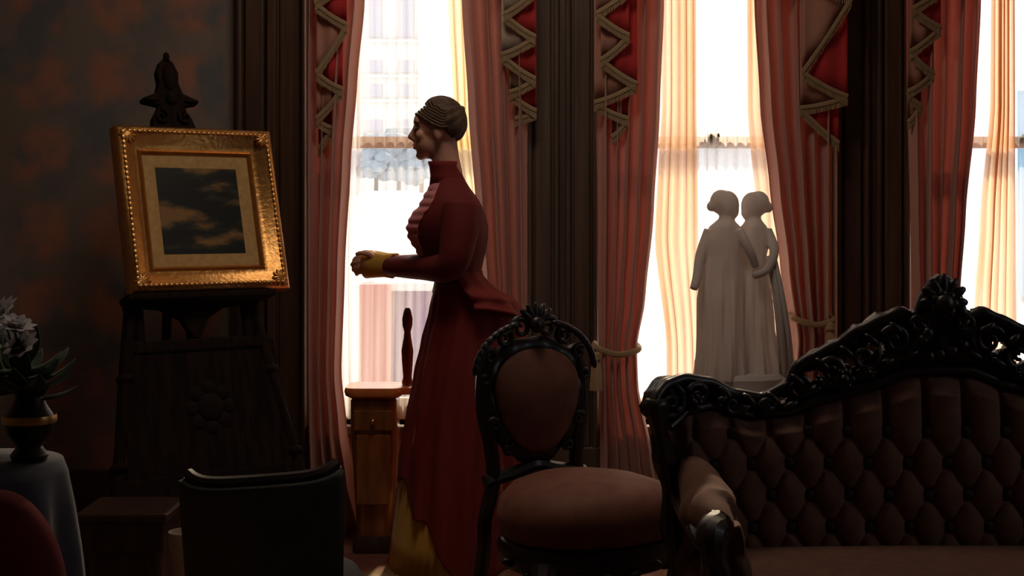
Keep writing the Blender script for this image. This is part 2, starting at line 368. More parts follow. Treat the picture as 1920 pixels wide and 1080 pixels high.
RAIL = Z(268, WALL+.14)
for i, (a, b) in enumerate(openings):
    wn = thing('window_%d' % (i+1), None, None, ((a+b)/2, WALL+.14, SILL), kind='structure')
    y0 = WALL+.14
    m = MB().box((a, WALL, SILL), (a+.035, WALL+T, HEAD)).box((b-.035, WALL, SILL), (b, WALL+T, HEAD)).box((a, WALL, HEAD-.04), (b, WALL+T, HEAD))
    build('window_frame', m, SASH, wn, world=True, smooth=False, bevel=.004)
    build('window_sill', MB().box((a-.0, WALL-.05, SILL-.04), (b, WALL+T, SILL)), CASING, wn, world=True, smooth=False, bevel=.008)
    ia, ib = a+.035, b-.035
    lo_ = MB().box((ia, y0-.02, SILL), (ia+.055, y0+.02, RAIL+.022)).box((ib-.055, y0-.02, SILL), (ib, y0+.02, RAIL+.022)).box((ia, y0-.02, SILL), (ib, y0+.02, SILL+.09)).box((ia, y0-.02, RAIL-.022), (ib, y0+.02, RAIL+.022))
    build('lower_sash', lo_, SASH, wn, world=True, smooth=False, bevel=.003)
    up_ = MB().box((ia, y0+.025, RAIL), (ia+.05, y0+.06, HEAD-.04)).box((ib-.05, y0+.025, RAIL), (ib, y0+.06, HEAD-.04)).box((ia, y0+.025, HEAD-.1), (ib, y0+.06, HEAD-.04)).box((ia, y0+.025, RAIL-.02), (ib, y0+.06, RAIL+.02))
    build('upper_sash', up_, SASH, wn, world=True, smooth=False, bevel=.003)
    build('pane', MB().box((ia+.05, y0-.002, SILL+.08), (ib-.05, y0+.002, RAIL-.02)), GLASS, wn, world=True, smooth=False)
    build('pane', MB().box((ia+.045, y0+.04, RAIL+.018), (ib-.045, y0+.044, HEAD-.09)), GLASS, wn, world=True, smooth=False)
    lx = (a + b) / 2
    if i == 1: lx = X(1333, WALL+.12)
    if i == 2: lx = X(1920, WALL+.12)
    if i == 0: lx = X(800, WALL+.12)
    k = MB().box((lx-.03, y0-.045, RAIL+.0), (lx+.03, y0-.02, RAIL+.024)).tube([(lx-.012, y0-.045, RAIL+.02), (lx+.03, y0-.055, RAIL+.03)], .008, 8)
    k.ell((lx, y0-.04, RAIL+.024), (.018, .015, .015))
    build('sash_lock', k, DARKV, wn, world=True)

# ------------------------------------------------------------------ outdoors
g = MB()
def ground(u, v):
    y = WALL + T + 1 + v**2 * 160; x = (u-.5) * (30 + y*1.6)
    return (x, y, -.4 + 2.8 * min(1, max(0, (y-10) / 50.0))**1.2 + .08*noise.noise(Vector((x*.1, y*.1, 0))))
g.grid(ground, 40, 40); struct('snow_field_ground', g, SNOW)
def far_building(label, px0, px1, ptop, D, rows, cols, z0=1.5):
    x0, x1, zt = X(px0, D), X(px1, D), Z(ptop, D)
    r = thing('tower_block', label, 'building', ((x0+x1)/2, D, z0))
    build('wall', MB().box((x0, D, z0), (x1, D+8, zt)), STUCCO, r, world=True, smooth=False)
    build('cornice', MB().box((x0-.3, D-.4, zt-.6), (x1+.3, D+8.3, zt+.3)), STUCCO, r, world=True, smooth=False)
    first = None
    ww = (x1-x0) / cols
    for pr, ph in rows:
        zc, hh = Z(pr, D), ph / F * D / 2
        build('ledge', MB().box((x0-.15, D-.3, zc-hh-.45), (x1+.15, D, zc-hh-.2)), STUCCO, r, world=True, smooth=False)
        for c in range(cols):
            xc = x0 + ww * (c+.5)
            m = MB().box((xc-ww*.24, D-.08, zc-hh), (xc+ww*.24, D+.02, zc+hh)); 
            f_ = build('window', m, FARWIN, r, world=True, smooth=False)
    return r
far_building('pale stucco tower seen through the left window', 672, 792, -120, 118, [(35, 70), (-60, 60), (125, 22), (170, 24), (236, 22)], 2)
for k, (px, D, hgt, wd) in enumerate([(705, 60, 2.2, 1.3), (748, 63, 2.6, 1.6), (790, 58, 1.9, 1.2)]):
    b = Vector((X(px, D), D, -.4 + 2.8 * min(1, (D-10)/50.0)**1.2))
    lab = ['blue-grey bushy tree left of the sash stile, beyond the snow', 'tallest blue-grey tree in the clump beyond the left window', 'blue-grey tree just left of the woman\'s face, outdoors', 'blue-grey tree hidden behind the middle window\'s muslin', 'blue-grey tree past the right window\'s lace'][k]
    t = thing('snowy_tree', lab, 'tree', b, group='trees beyond the snow')
    build('trunk', MB().tube([(0, 0, -.3), (.02, 0, hgt*.4), (0, 0, hgt*.7)], [.1, .08, .04], 8), BARK, t)
    m = MB()
    for q in range(26):
        a = random.uniform(0, 2*PI); rr = wd * .6 * math.sqrt(random.random()); zz = hgt*random.uniform(.3, 1)
        m.ell((rr*math.cos(a)*(1.2-zz/hgt*.7), rr*math.sin(a)*(1.2-zz/hgt*.7), zz), (wd*.3, wd*.3, wd*.24), 8, 5)
    for v_ in m.v: v_ += Vector((noise.noise(v_*4), noise.noise(v_*4+Vector((9, 0, 0))), noise.noise(v_*4+Vector((0, 9, 0))))) * .12
    build('crown', m, FARTREE, t)
bh = thing('house', 'sky-blue house beyond the right window, at the frame edge', 'house', (X(1908, 20), 20, .1), (0, 0, -math.radians(20.5)))
BLUEH = pbr('sky_blue_paint', (.12, .36, .56), .8); hh_ = Z(170, 20) - .1
build('wall', MB().box((0, 0, 0), (3.4, 5, hh_)), BLUEH, bh, smooth=False)
build('roof', MB().prism([(-.05, hh_), (3.6, hh_), (1.7, hh_+1)], -.2, 5.2), SNOW, bh, smooth=False)
for px in (.9, 2.4):
    build('window', MB().box((px-.3, -.06, .9), (px+.3, .02, 1.7)), FARWIN, bh, smooth=False)
gw = thing('garden_wall', 'low mauve garden wall with piers outside the left window', 'wall', (X(740, 8), 8, -.5))
build('wall_face', MB().box((X(705, 8), 8, -.5), (X(1000, 8), 8.25, Z(545, 8))), LILAC, gw, world=True, smooth=False)
build('coping', MB().box((X(700, 8), 7.95, Z(545, 8)), (X(1005, 8), 8.3, Z(545, 8)+.05)), SNOW, gw, world=True, smooth=False, bevel=.01)
for px in (706, 850, 990):
    build('pier', MB().box((X(px, 8)-.09, 7.9, -.5), (X(px, 8)+.09, 8.3, Z(532, 8))), pbr('pink_brick', (.50, .20, .18), .9), gw, world=True, smooth=False)

# ------------------------------------------------------------------ drapery
ZT = 3.28
def drape_mesh(tab, D, n_fold, amp, phase=0., nu=90, nv=70, ztop=ZT, zbot=.012, tie=None, bulge=0., seed=0.):
    """tab rows: (py, px_left, px_right); pleats deepen where the cloth is gathered"""
    wmax = max(r[2]-r[1] for r in tab)
    def fn(u, v):
        z = ztop + (zbot - ztop) * v; py = HY + (HC - z) / D * F
        l, r = lerp(tab, py)
        g_ = (r - l) / wmax
        uu = u + .012*math.sin(9*u+seed) + .010*math.sin(5*v+3*u+seed)
        ph = 2*PI*n_fold*uu + phase + .5*math.sin(3*v+seed)
        a = amp * (.75 + .45*(1-g_)) * (1 + .35*math.sin(13*u+seed*2))
        y = D + a * math.cos(ph) - a*.35*abs(math.sin(ph*.5)) - .03*(1-g_) + bulge*0
        x = X(l + (r - l) * u, D) + a * .35 * math.sin(ph) * (1 - abs(2*u-1)**6)
        return (x, min(y, WALL+.10), z)
    return MB().grid(fn, nu, nv)
DC = WALL - .11
def drape(label, tab, nf, tie=None, tassel_side=1, seed=0., D=DC, amp=.036):
    l, r = tab[0][1:]
    t = thing('curtain', label, 'curtain', (X((l+r)/2, D), D, 0), group='salmon window curtains')
    build('cloth', drape_mesh(tab, D, nf, amp, seed=seed), DRAPE, t, world=True, angle=180, solid=.003)
    if tie:
        px0, px1, py = tie
        pts = [(X(px0, D-.03), D+.05, Z(py-10, D)), (X(px0, D-.05), D-.06, Z(py-6, D)), (X((px0+px1)/2, D), D-.085, Z(py+6, D)), (X(px1, D), D-.06, Z(py-2, D)), (X(px1, D), D+.05, Z(py-8, D))]
        o = build('tieback', MB().tube(smooth_path(pts, 5), .012, 8, flat=.7), FRINGE, t, world=True)
        tx = px0 if tassel_side < 0 else px1
        build('tassel', MB().lathe([(.004, 0), (.016, -.01), (.018, -.03), (.010, -.04), (.020, -.06), (.026, -.15), (.0, -.15)], (X(tx, D-.08), D-.085, Z(py, D)), 12), FRINGE, t, world=True)
    return t
drape('salmon curtain at far left, beside the easel and painting', [(-450, 572, 690), (0, 574, 682), (150, 574, 668), (300, 575, 656), (500, 576, 645), (700, 577, 638), (800, 577, 648), (900, 578, 664), (1000, 578, 690)], 4, None, seed=.4)
drape('salmon curtain directly behind the woman\'s back', [(-450, 850, 988), (0, 866, 988), (200, 878, 988), (400, 893, 988), (560, 905, 988), (700, 910, 988), (1000, 880, 988)], 4, None, seed=1.7)
drape('salmon curtain hanging left of the marble statue, tied back low', [(-450, 1118, 1252), (0, 1118, 1246), (200, 1119, 1238), (400, 1121, 1226), (560, 1122, 1210), (650, 1123, 1194), (720, 1124, 1196), (850, 1126, 1222), (1000, 1126, 1250)], 5, (1118, 1194, 655), -1, seed=2.9)
drape('salmon curtain hanging right of the marble statue', [(-450, 1408, 1564), (0, 1416, 1562), (200, 1428, 1560), (350, 1446, 1556), (500, 1466, 1552), (640, 1486, 1550), (720, 1480, 1550), (1000, 1440, 1556)], 5, (1486, 1556, 600), 1, seed=4.1)
drape('salmon curtain above the sofa\'s carved peak', [(-450, 1700, 1850), (0, 1702, 1842), (200, 1704, 1832), (400, 1708, 1812), (560, 1712, 1800), (650, 1712, 1792), (1000, 1708, 1830)], 5, (1700, 1792, 640), -1, seed=5.3)

def sheer(label, tab, nf, mat, D, seed, group='sheer inner curtains', amp=.016, cat='sheer curtain'):
    o = build('sheer_curtain', drape_mesh(tab, D, nf, amp, seed=seed, ztop=3.1, zbot=.44, nu=120), mat, None, angle=180)
    return tag(o, label, cat, group)
DS = WALL + .055
sheer('added white gauze veiling the left window with glare before the woman', [(-500, 588, 978), (1000, 588, 978)], 20, cloth('glare_gauze', (.9, .88, .84), .85, clear=.74, tcol=(.95, .9, .84), sheen=0), DS+.02, 1.)  # gauze added so its backlit glare brightens the sash and view
sheer('narrow white sheer hanging beside the far left curtain', [(-500, 620, 684), (250, 620, 676), (500, 610, 674), (1000, 600, 680)], 5, SHEERD, DS-.025, 2.)
sheer('yellow-cream sheer gathered behind the woman\'s head', [(-500, 846, 930), (0, 840, 930), (200, 850, 930), (400, 870, 940), (1000, 880, 950)], 6, cloth('yellow_muslin', (.85, .70, .36), .8, clear=.12, tcol=(.98, .80, .42), sheen=0), DS-.025, 3.)
sheer('white gauze filling the middle window behind the statue', [(-500, 1130, 1552), (1000, 1130, 1552)], 26, SHEERD, DS+.02, 4.)
sheer('cream muslin panel left of the statue, middle window', [(-500, 1238, 1304), (200, 1240, 1306), (450, 1228, 1310), (650, 1250, 1318), (1000, 1250, 1330)], 5, CREAM, DS-.025, 5.)
sheer('cream muslin panel right of the statue, middle window', [(-500, 1398, 1500), (200, 1402, 1500), (400, 1418, 1520), (1000, 1440, 1540)], 6, CREAM, DS-.025, 6.)
sheer('white gauze filling the right window above the sofa', [(-500, 1712, 2136), (1000, 1712, 2136)], 26, SHEER, DS+.02, 7.)
sheer('cream muslin panel in the right window above the sofa', [(-500, 1862, 1896), (200, 1856, 1900), (400, 1838, 1904), (600, 1826, 1906), (1000, 1810, 1915)], 5, CREAM, DS-.025, 8.)
drape('salmon curtain at the far side of the right window', [(-450, 2000, 2148), (0, 2010, 2148), (1000, 2020, 2148)], 7, None, seed=6.6)

def cascade(root, px_in, px_out, py_tip, steps, first_red=False, D=WALL-.20, face=None):
    """zigzag jabot: folds stepping down from px_in to px_out, ending in a point"""
    zt = ZT+.03; n = len(steps) - 1
    cl = MB(); li = MB(); fr = MB(); frp = []
    face = face or DRAPE2
    for k in range(n):
        (xa, ya), (xb, yb) = steps[k], steps[k+1]
        y = D + .012 * k
        A = Vector((X(xa, D), y - .004, Z(ya, D))); B = Vector((X(xb, D), y + .006, Z(yb, D)))
        tgt = li if (k % 2 == (0 if first_red else 1)) else cl
        def fn(u, v, A=A, B=B):
            q = A.lerp(B, u); q.y += .008*math.sin(u*PI*3); q.z += -.008*math.sin(u*PI)
            return (q.x, q.y + .004*math.sin(7*v+u*4), q.z + (zt - q.z) * v)
        tgt.grid(fn, 12, 20)
        pts = [A.lerp(B, j/10) + Vector((0, -.010, -.010 - .008*math.sin(j/10*PI))) for j in range(11)]
        fr.tube(pts, .009, 8, flat=.5)
        for j in range(40):                      # hanging fringe strands
            q = A.lerp(B, (j+.5)/40) + Vector((0, -.008, -.012))
            fr.tube([q, q + Vector((random.uniform(-.002, .002), 0, -.034))], [.003, .002], 4)
    c = build('cascade', cl, face, root, world=True, angle=180, solid=.003)
    build('lining', li, LINING, c, angle=180, solid=.002).matrix_parent_inverse = Matrix()
    build('fringe', fr, FRINGE, c)
    for ch in c.children: ch.data.transform(full(root).inverted())
def valance(label, a, b, left, right):
    r = thing('window_valance', label, 'valance', ((a+b)/2, WALL-.15, ZT), group='fringed window valances')
    build('cornice_box', MB().box((a-.05, WALL-.24, ZT), (b+.05, WALL-.04, ZT+.14)).box((a-.07, WALL-.26, ZT+.14), (b+.07, WALL-.04, ZT+.18)), CASING, r, world=True, smooth=False, bevel=.01)
    def sw(u, v):
        x = a + (b-a)*u; drop = .12 + .30*math.sin(PI*u)
        return (x, WALL-.19 - .035*math.sin(PI*u)*(1+math.sin(v*PI*5)*.5)*v, ZT - drop*v)
    build('swag', MB().grid(sw, 30, 24), DRAPE2, r, world=True, angle=180, solid=.003)
    if left: cascade(r, *left)
    if right: cascade(r, *right)
    return r
valance('fringed valance with zigzag tails over the left window', openings[0][0], openings[0][1],
        (650, 580, 270, [(672, -60), (590, 0), (650, 40), (592, 130), (640, 160), (590, 215), (618, 232), (592, 272)]),
        (940, 1005, 215, [(925, -60), (1000, -20), (945, 20), (1004, 62), (940, 95), (1004, 140), (955, 165), (1006, 200), (965, 214)], True, WALL-.20, cloth('ivory_damask', (.62, .50, .38), .2, c2=(.70, .58, .45))))
valance('fringed valance with zigzag tails over the middle window', openings[1][0], openings[1][1],
        (1190, 1115, 250, [(1215, -50), (1118, 20), (1180, 60), (1128, 105), (1196, 150), (1116, 185), (1180, 215), (1150, 250)]),
        (1508, 1588, 260, [(1430, -60), (1598, -10), (1506, 130), (1592, 175), (1504, 196), (1578, 262)], True))
valance('fringed valance over the right window beside the frame edge', openings[2][0], openings[2][1],
        (1765, 1705, 215, [(1800, -50), (1712, 10), (1766, 45), (1710, 90), (1756, 130), (1708, 165), (1736, 190), (1712, 222)]), None)

# ------------------------------------------------------------------ rug
rug = thing('carpet', 'gold and russet patterned carpet under the furniture', 'carpet', (0, 2.6, 0))
build('pile', MB().box((-2.3, -3.2, 0), (3.1, 2.65, .006)), carpet_mat(), rug, smooth=False)
build('border', MB().moulding([(0, 0), (0, .007), (.12, .007), (.12, 0)], 5.4, 5.85), pbr('russet_border', (.16, .05, .03), .95), rug).rotation_euler = (-PI/2, 0, 0)
bo = [c for c in rug.children if c.name.startswith('border')][0]; bo.location = (.4, -.275, .0)

# ------------------------------------------------------------------ sofa
SD = 3.45; sc = F / SD
sofa = thing('sofa', 'carved black rosewood sofa with button-tufted russet back', 'sofa', (X(1755, SD), SD, .008), (0, 0, 0))
TOP = [(0, 1.10), (.018, 1.088), (.040, 1.055), (.055, 1.012), (.073, 1.005), (.10, 1.018), (.139, 1.0), (.206, .970), (.259, .934), (.325, .902), (.352, .885), (.378, .835), (.445, .806), (.511, .818), (.578, .850), (.644, .863), (.690, .853), (.712, .835), (.728, .800)]
BOT = [(0, .857), (.07, .855), (.18, .815), (.285, .788), (.365, .757), (.47, .748), (.565, .778), (.635, .770), (.668, .745), (.682, .735)]
def ycurve(u): return -.16 * (abs(u) / .72) ** 5
def band(t, s_):
    """t in -1..1 along, s 0 bottom..1 top"""
    a = abs(t); sg = -1 if t < 0 else 1
    ut = a * .728; ub = a * .682
    zt_ = lerp(TOP, ut); zb_ = lerp(BOT, ub)
    u = ub + (ut - ub) * s_
    return sg * u, zb_ + (zt_ - zb_) * s_
holes = [(.22, .55, .035, .016), (.31, .55, .028, .014), (.40, .5, .026, .012), (.15, .55, .026, .02), (.47, .45, .018, .012)]
def carved(nu, nv):
    vs, fs, keep = [], [], set()
    for j in range(nv + 1):
        for i in range(nu + 1):
            t = -1 + 2*i/nu; s_ = j/nv
            u, z = band(t, s_)
            rel = .010*math.sin(s_*PI) * (.6 + .4*math.sin(abs(t)*46 + s_*7)) + .006*noise.noise(Vector((u*30, z*30, 0)))
            vs.append((u, ycurve(u) - .018 - rel, z))
    for j in range(nv):
        for i in range(nu):
            t = -1 + 2*(i+.5)/nu; s_ = (j+.5)/nv; u, z = band(t, s_); skip = False
            for hu, hs, ru, rz in holes:
                _, hz = band(hu/.705, hs)
                if ((abs(u)-hu)/ru)**2 + ((z-hz)/rz)**2 < 1: skip = True
            if not skip: fs.append((j*(nu+1)+i, j*(nu+1)+i+1, (j+1)*(nu+1)+i+1, (j+1)*(nu+1)+i))
    return MB().add(vs, fs)
build('crest_rail', carved(280, 20), BLACKW, sofa, solid=.045, angle=60, offset=1)
m = MB()
def mir(m_, pts, r, n=8, flat=1):
    for sg in (-1, 1): m_.tube([(sg*p[0], p[1], p[2]) for p in pts], r, n, flat)
edge = []
for k in range(0, 121):
    u, z = band(k/120, 1); edge.append((u, ycurve(u) - .035, z - .008))
mir(m, edge, .014, 8)
edge = []
for k in range(0, 91):
    u, z = band(k/90, 0); edge.append((u, ycurve(u) - .038, z + .008))
mir(m, edge, .012, 8)
def scroll(m_, cx, cz, r0, turns, sg, ph, y=None, rad=.009):
    pts = []; rr = []
    for k in range(34):
        t = k/33; a = ph + sg*2*PI*turns*t; r = r0*(1-t*.85)
        x = cx + r*math.cos(a); pts.append((x, (ycurve(x)-.052) if y is None else y, cz + r*math.sin(a))); rr.append(rad*(1-.5*t))
    m_.tube(pts, rr, 8)
for sg in (-1, 1):
    for cx, cz, r0, ph in ((.68, .80, .035, 2.4), (.61, .815, .028, .5), (.52, .785, .022, 3.), (.43, .778, .020, 0), (.355, .825, .028, 2), (.27, .865, .032, .7), (.19, .90, .034, 2.6), (.115, .94, .036, .5), (.06, .985, .024, 2.5)):
        scroll(m, sg*cx, cz, r0, 1.4, sg, ph if sg > 0 else PI-ph)
# leaves and fruit in relief
def leaf(m_, c, L_, W_, ang, yy):
    R = Matrix.Rotation(ang, 3, 'Y'); m_.ell(c if yy is None else (c[0], yy, c[1]), (L_, .010, W_), 10, 6, R)
for sg in (-1, 1):
    for k in range(22):
        u = .05 + k*.030; ub, z0 = band(min(.97, u/.705), .32 if k % 2 else .74)
        leaf(m, (sg*ub, z0), .024, .010, sg*(.5 if k % 2 else -.7), ycurve(ub)-.052)
build('crest_carving', m, BLACKW, sofa, angle=60)['kind'] = 'stuff'
m = MB()   # the central cartouche: pointed spray of leaves round a rose
for a, L_ in ((0, .050), (.5, .044), (-.5, .044), (1.0, .04), (-1.0, .04), (1.6, .035), (-1.6, .035)):
    c = (math.sin(a)*.035, 1.035 + math.cos(a)*.035); leaf(m, c, .013, L_*.72, a, -.062)
m.ell((0, -.07, 1.03), (.026, .02, .026), 12, 8)
for k in range(7):
    a = 2*PI*k/7; m.ell((.024*math.cos(a), -.066, 1.03+.024*math.sin(a)), (.014, .012, .014), 8, 6)
for k in range(9): m.ell((random.uniform(-.05, .05), -.06, .93+random.uniform(-.03, .03)), (.015, .012, .015), 8, 6)
build('rose_cartouche', m, BLACKW, sofa, angle=60)['kind'] = 'stuff'
for sg in (-1, 1):
    for cx, cz, R_ in ((.243, .845, .026), (.18, .862, .014), (.30, .842, .014), (.62, .80, .020)):
        m = MB().ell((sg*cx, ycurve(cx)-.062, cz), (R_*.55, .014, R_*.55), 10, 6)
        for k in range(6):
            a = 2*PI*k/6; m.ell((sg*cx+R_*.70*math.cos(a), ycurve(cx)-.058, cz+R_*.70*math.sin(a)), (R_*.45, .009, R_*.45), 8, 5)
        build('rosette', m, BLACKW, sofa, angle=60)
# tufted back
DX, DZ = .0955, .0755; Z0 = .495
def tuft(u, z, depth=.042):
    z = min(z, Z0 + 3*DZ)
    a = (u/DX + (z-Z0)/(2*DZ)) ; b = (u/DX - (z-Z0)/(2*DZ))
    pa = math.sin(PI*a)**2; pb = math.sin(PI*b)**2
    pit = 1 - math.exp(-(pa + pb) / .16)
    return depth * (.45 * (abs(math.sin(PI*a)) * abs(math.sin(PI*b))) ** .5 + .55 * pit)
def back(u_, v):
    u = (-1 + 2*u_) * .668; zb = .36; zt_ = lerp(BOT, abs(u)) + .004
    z = zb + (zt_ - zb) * v
    ed = min(1, (.668-abs(u))/.04, (1-v)/.10 if v > .9 else 1)
    bulge = .03*math.sqrt(max(0, ed))
    return (u, ycurve(u) - .012 - bulge - tuft(u, z)*max(0, min(1, ed)) - .05*(1-v), z)
build('tufted_back', MB().grid(back, 300, 110), UPH, sofa, angle=180, solid=.02, offset=1)
bt = MB().ell((0, 0, 0), (.014, .010, .014), 10, 6); b0 = None; bme = None
for r_ in range(-1, 6):
    for c_ in range(-8, 9):
        u = (c_ + (.5 if r_ % 2 else 0)) * DX; z = Z0 + r_*DZ
        if abs(u) > .60 or z > min(.73, lerp(BOT, abs(u)) - .03): continue
        v = (z-.36)/(lerp(BOT, abs(u))-.36)
        loc = (u, ycurve(u) - .066 - .05*(1-v), z)
        if b0 is None: b0 = build('button', bt, pbr('shaded_button_cloth', (.025, .009, .008), .8), sofa); b0.location = loc  # button cloth darkened to carry the shade of the tuft pits
        else: inst(b0, 'button', sofa, loc)
build('back_board', MB().grid(lambda a, b: ((-1+2*a)*.66, ycurve((-1+2*a)*.66)+.02, .30+(.42+.05)*b), 40, 4), BLACKW, sofa, solid=.02)
# side posts
for sg in (-1, 1):
    pts = smooth_path([(sg*.715, ycurve(.72)-.03, .815), (sg*.712, ycurve(.71)-.04, .76), (sg*.695, -.17, .68), (sg*.680, -.16, .60), (sg*.672, -.15, .50), (sg*.660, -.13, .40), (sg*.655, -.08, .30)], 6)
    build('side_post', MB().tube(pts, [.026 + .006*math.sin(k*.6) for k in range(len(pts))], 10, flat=1.2), BLACKW, sofa)
# arms
for sg in (-1, 1):
    pts = smooth_path([(sg*.625, -.12, .635), (sg*.620, -.22, .62), (sg*.620, -.34, .60), (sg*.625, -.44, .595), (sg*.62, -.52, .585)], 6)
    ar = build('arm_pad', MB().tube(pts, [.034 + .020*math.sin(PI*k/(len(pts)-1)) for k in range(len(pts))], 14, flat=1.25), UPH, sofa)
    def inner(u, v, sg=sg):
        y = -.10 - .42*u; z = .40 + .19*v
        return (sg*(.585 - tuft(y+.02, z, .03) - .015 + .03*u - .05*(1-v)), y, z)
    build('arm_panel', MB().grid(inner, 60, 30), UPH, sofa, angle=180, solid=.03, offset=-sg)
    pts = smooth_path([(sg*.625, -.52, .60), (sg*.64, -.575, .585), (sg*.64, -.59, .54), (sg*.63, -.55, .50), (sg*.635, -.54, .44), (sg*.66, -.57, .38)], 6)
    m = MB().tube(pts, [.030 - .004*math.cos(k*.5) for k in range(len(pts))], 10)
    m.tube(smooth_path([(sg*.665, -.14, .59), (sg*.66, -.30, .57), (sg*.655, -.46, .56), (sg*.645, -.56, .555)], 5), .022, 10)
    build('arm_support', m, BLACKW, sofa)
def seat(u, v):
    x = (-1+2*u)*(.655 + .02*math.sin(PI*v)); y = -.06 - .56*v - .05*math.cos((x/.66)*PI/2)*v
    e = min(1, v*8, (1-v)*7, (1-abs(-1+2*u))*12)
    return (x, y, .37 + .075*math.sqrt(max(0, e)) + .012*math.cos(x*2))
build('seat_cushion', MB().grid(seat, 60, 40), UPH, sofa, angle=180, solid=.05, offset=-1)
def rail(u, v):
    x = (-1+2*u)*.685; k = math.cos((x/.69)*PI/2)
    return (x, -.61 - .06*k, .37 - v*(.09 - .03*math.cos(x*9)**2 + .03*math.exp(-(x/.1)**2)))
m = MB().grid(rail, 80, 6)
build('seat_rail', m, BLACKW, sofa, solid=.04)
build('side_rail', MB().box((-.70, -.62, .28), (-.655, -.05, .36)).box((.655, -.62, .28), (.70, -.05, .36)).box((-.66, -.07, .28), (.66, -.03, .36)), BLACKW, sofa, smooth=False, bevel=.01)
def cabriole(h, fx, fy, r=.032):
    pts = smooth_path([(0, 0, h), (fx*.03, fy*.03, h*.82), (fx*.035, fy*.035, h*.62), (fx*.0, fy*.0, h*.3), (-fx*.002, -fy*.002, h*.12), (fx*.03, fy*.03, .018)], 5)
    n = len(pts); rad = [r*(1.25 - .85*min(1, k/(n*.7))) + (.008 if k > n-4 else 0) for k in range(n)]
    m = MB().tube(pts, rad, 10, up=(1, 0, 0)); m.ell((fx*.03, fy*.03, .016), (.024, .024, .016), 10, 6); return m
for x, y, fx, fy in ((-.66, -.60, -1, -1), (.66, -.60, 1, -1), (-.62, -.05, -.6, 1), (.62, -.05, .6, 1)):
    l = build('leg', cabriole(.30, fx, fy), BLACKW, sofa); l.location = (x, y, 0)

# ------------------------------------------------------------------ parlour chair
CD = 3.95
chair = thing('parlour_chair', 'carved balloon-back chair with russet oval back and round seat', 'chair', (X(1010, CD), CD, .008), (0, 0, math.radians(30)))
cs = F / CD
def egg(t, k=1.0, g=0.0):   # outline of the upholstered back, wide above and narrow below, in xz
    a = 2*PI*t; zz = math.sin(a); wdt = .118 + .030*zz - .006*math.cos(2*a)
    return Vector((math.cos(a)*(wdt*k + g), 0, .720 + zz*(.125*k + g)))
def chy(z): return .012 + .07*(z-.45)     # slight rake of the back
fr = []
n = 72
pts = []
for k in range(n):
    q = egg(k/n, 1, .026); q.x *= 1.02; q.y = chy(q.z); pts.append(q)
build('back_frame', MB().tube(pts, [.030 + .005*math.sin(k*.9) for k in range(n)], 10, closed=True, flat=.75), BLACKW, chair)
def pan(u, v):
    q = egg(u, 1.08*v if v < 1 else 1.08); c = Vector((0, 0, .715)); p = c + (egg(u, 1.06) - c)*v
    return (p.x, chy(p.z) - .028*(1-v**3) - .004, p.z)
build('back_pad', MB().grid(pan, 48, 12), UPHC, chair, angle=180, solid=.03, offset=1)
m = MB()
for sg in (-1, 1):
    for cx, cz, r0, ph in ((.045, .925, .032, .4), (.10, .900, .026, 2.2), (.148, .85, .022, .8), (.165, .79, .018, 2.5), (.14, .66, .018, .5), (.10, .59, .018, 2)):
        scroll(m, sg*cx, cz, r0, 1.3, sg, ph if sg > 0 else PI-ph, y=chy(cz)-.02, rad=.010)
    for k in range(9):
        a = .25 + k*.14; leaf(m, (sg*(.03+.17*math.sin(a)), .79+.15*math.cos(a)), .022, .010, sg*a, chy(.9)-.03)
for a in (-.9, -.45, 0, .45, .9): leaf(m, (math.sin(a)*.03, .945+math.cos(a)*.02), .012, .036, a, chy(.95)-.03)
m.ell((0, chy(.95)-.04, .935), (.024, .018, .024))
build('crest_carving', m, BLACKW, chair, angle=60)['kind'] = 'stuff'
for sg in (-1, 1):
    pts = smooth_path([(sg*.135, chy(.87), .865), (sg*.160, chy(.8), .80), (sg*.165, chy(.7), .70), (sg*.145, chy(.6), .60), (sg*.14, chy(.5), .50), (sg*.175, .0, .40), (sg*.175, .01, .30), (sg*.18, .06, .12), (sg*.19, .10, .01)], 5)
    build('rear_post', MB().tube(pts, [.021]*len(pts), 8), BLACKW, chair)
build('back_rung', MB().tube(smooth_path([(-.165, chy(.5), .50), (-.06, chy(.5), .52), (0, chy(.5), .535), (.06, chy(.5), .52), (.165, chy(.5), .50)], 5), .020, 8), BLACKW, chair)
def sring(r, z, k=1.0):
    out = []
    for i in range(40):
        a = 2*PI*i/40; sx_ = .245 + .035*(-math.sin(a)); out.append((math.cos(a)*sx_*r, -.235 + math.sin(a)*.235*r, z))
    return out
build('seat_cushion', MB().rings([sring(.94, .395), sring(1.0, .41), sring(1.02, .45), sring(.98, .49), sring(.86, .52), sring(.6, .542), sring(.3, .552), sring(.05, .554)]), UPHC, chair, angle=180)
build('seat_rail', MB().rings([sring(.90, .315), sring(.98, .325), sring(1.02, .36), sring(.99, .39), sring(.93, .40)]), BLACKW, chair)
m = MB()
for k in range(11):
    a = -PI*(k+.5)/11; leaf(m, (math.cos(a)*.25, .335+.012*math.sin(k*2)), .026, .012, .3*(-1)**k, -.235+math.sin(a)*.238)
build('rail_carving', m, BLACKW, chair)['kind'] = 'stuff'
for sg in (-1, 1):
    l = build('front_leg', cabriole(.34, sg*1.2, -1.2, .034), BLACKW, chair); l.location = (sg*.20, -.37, 0)

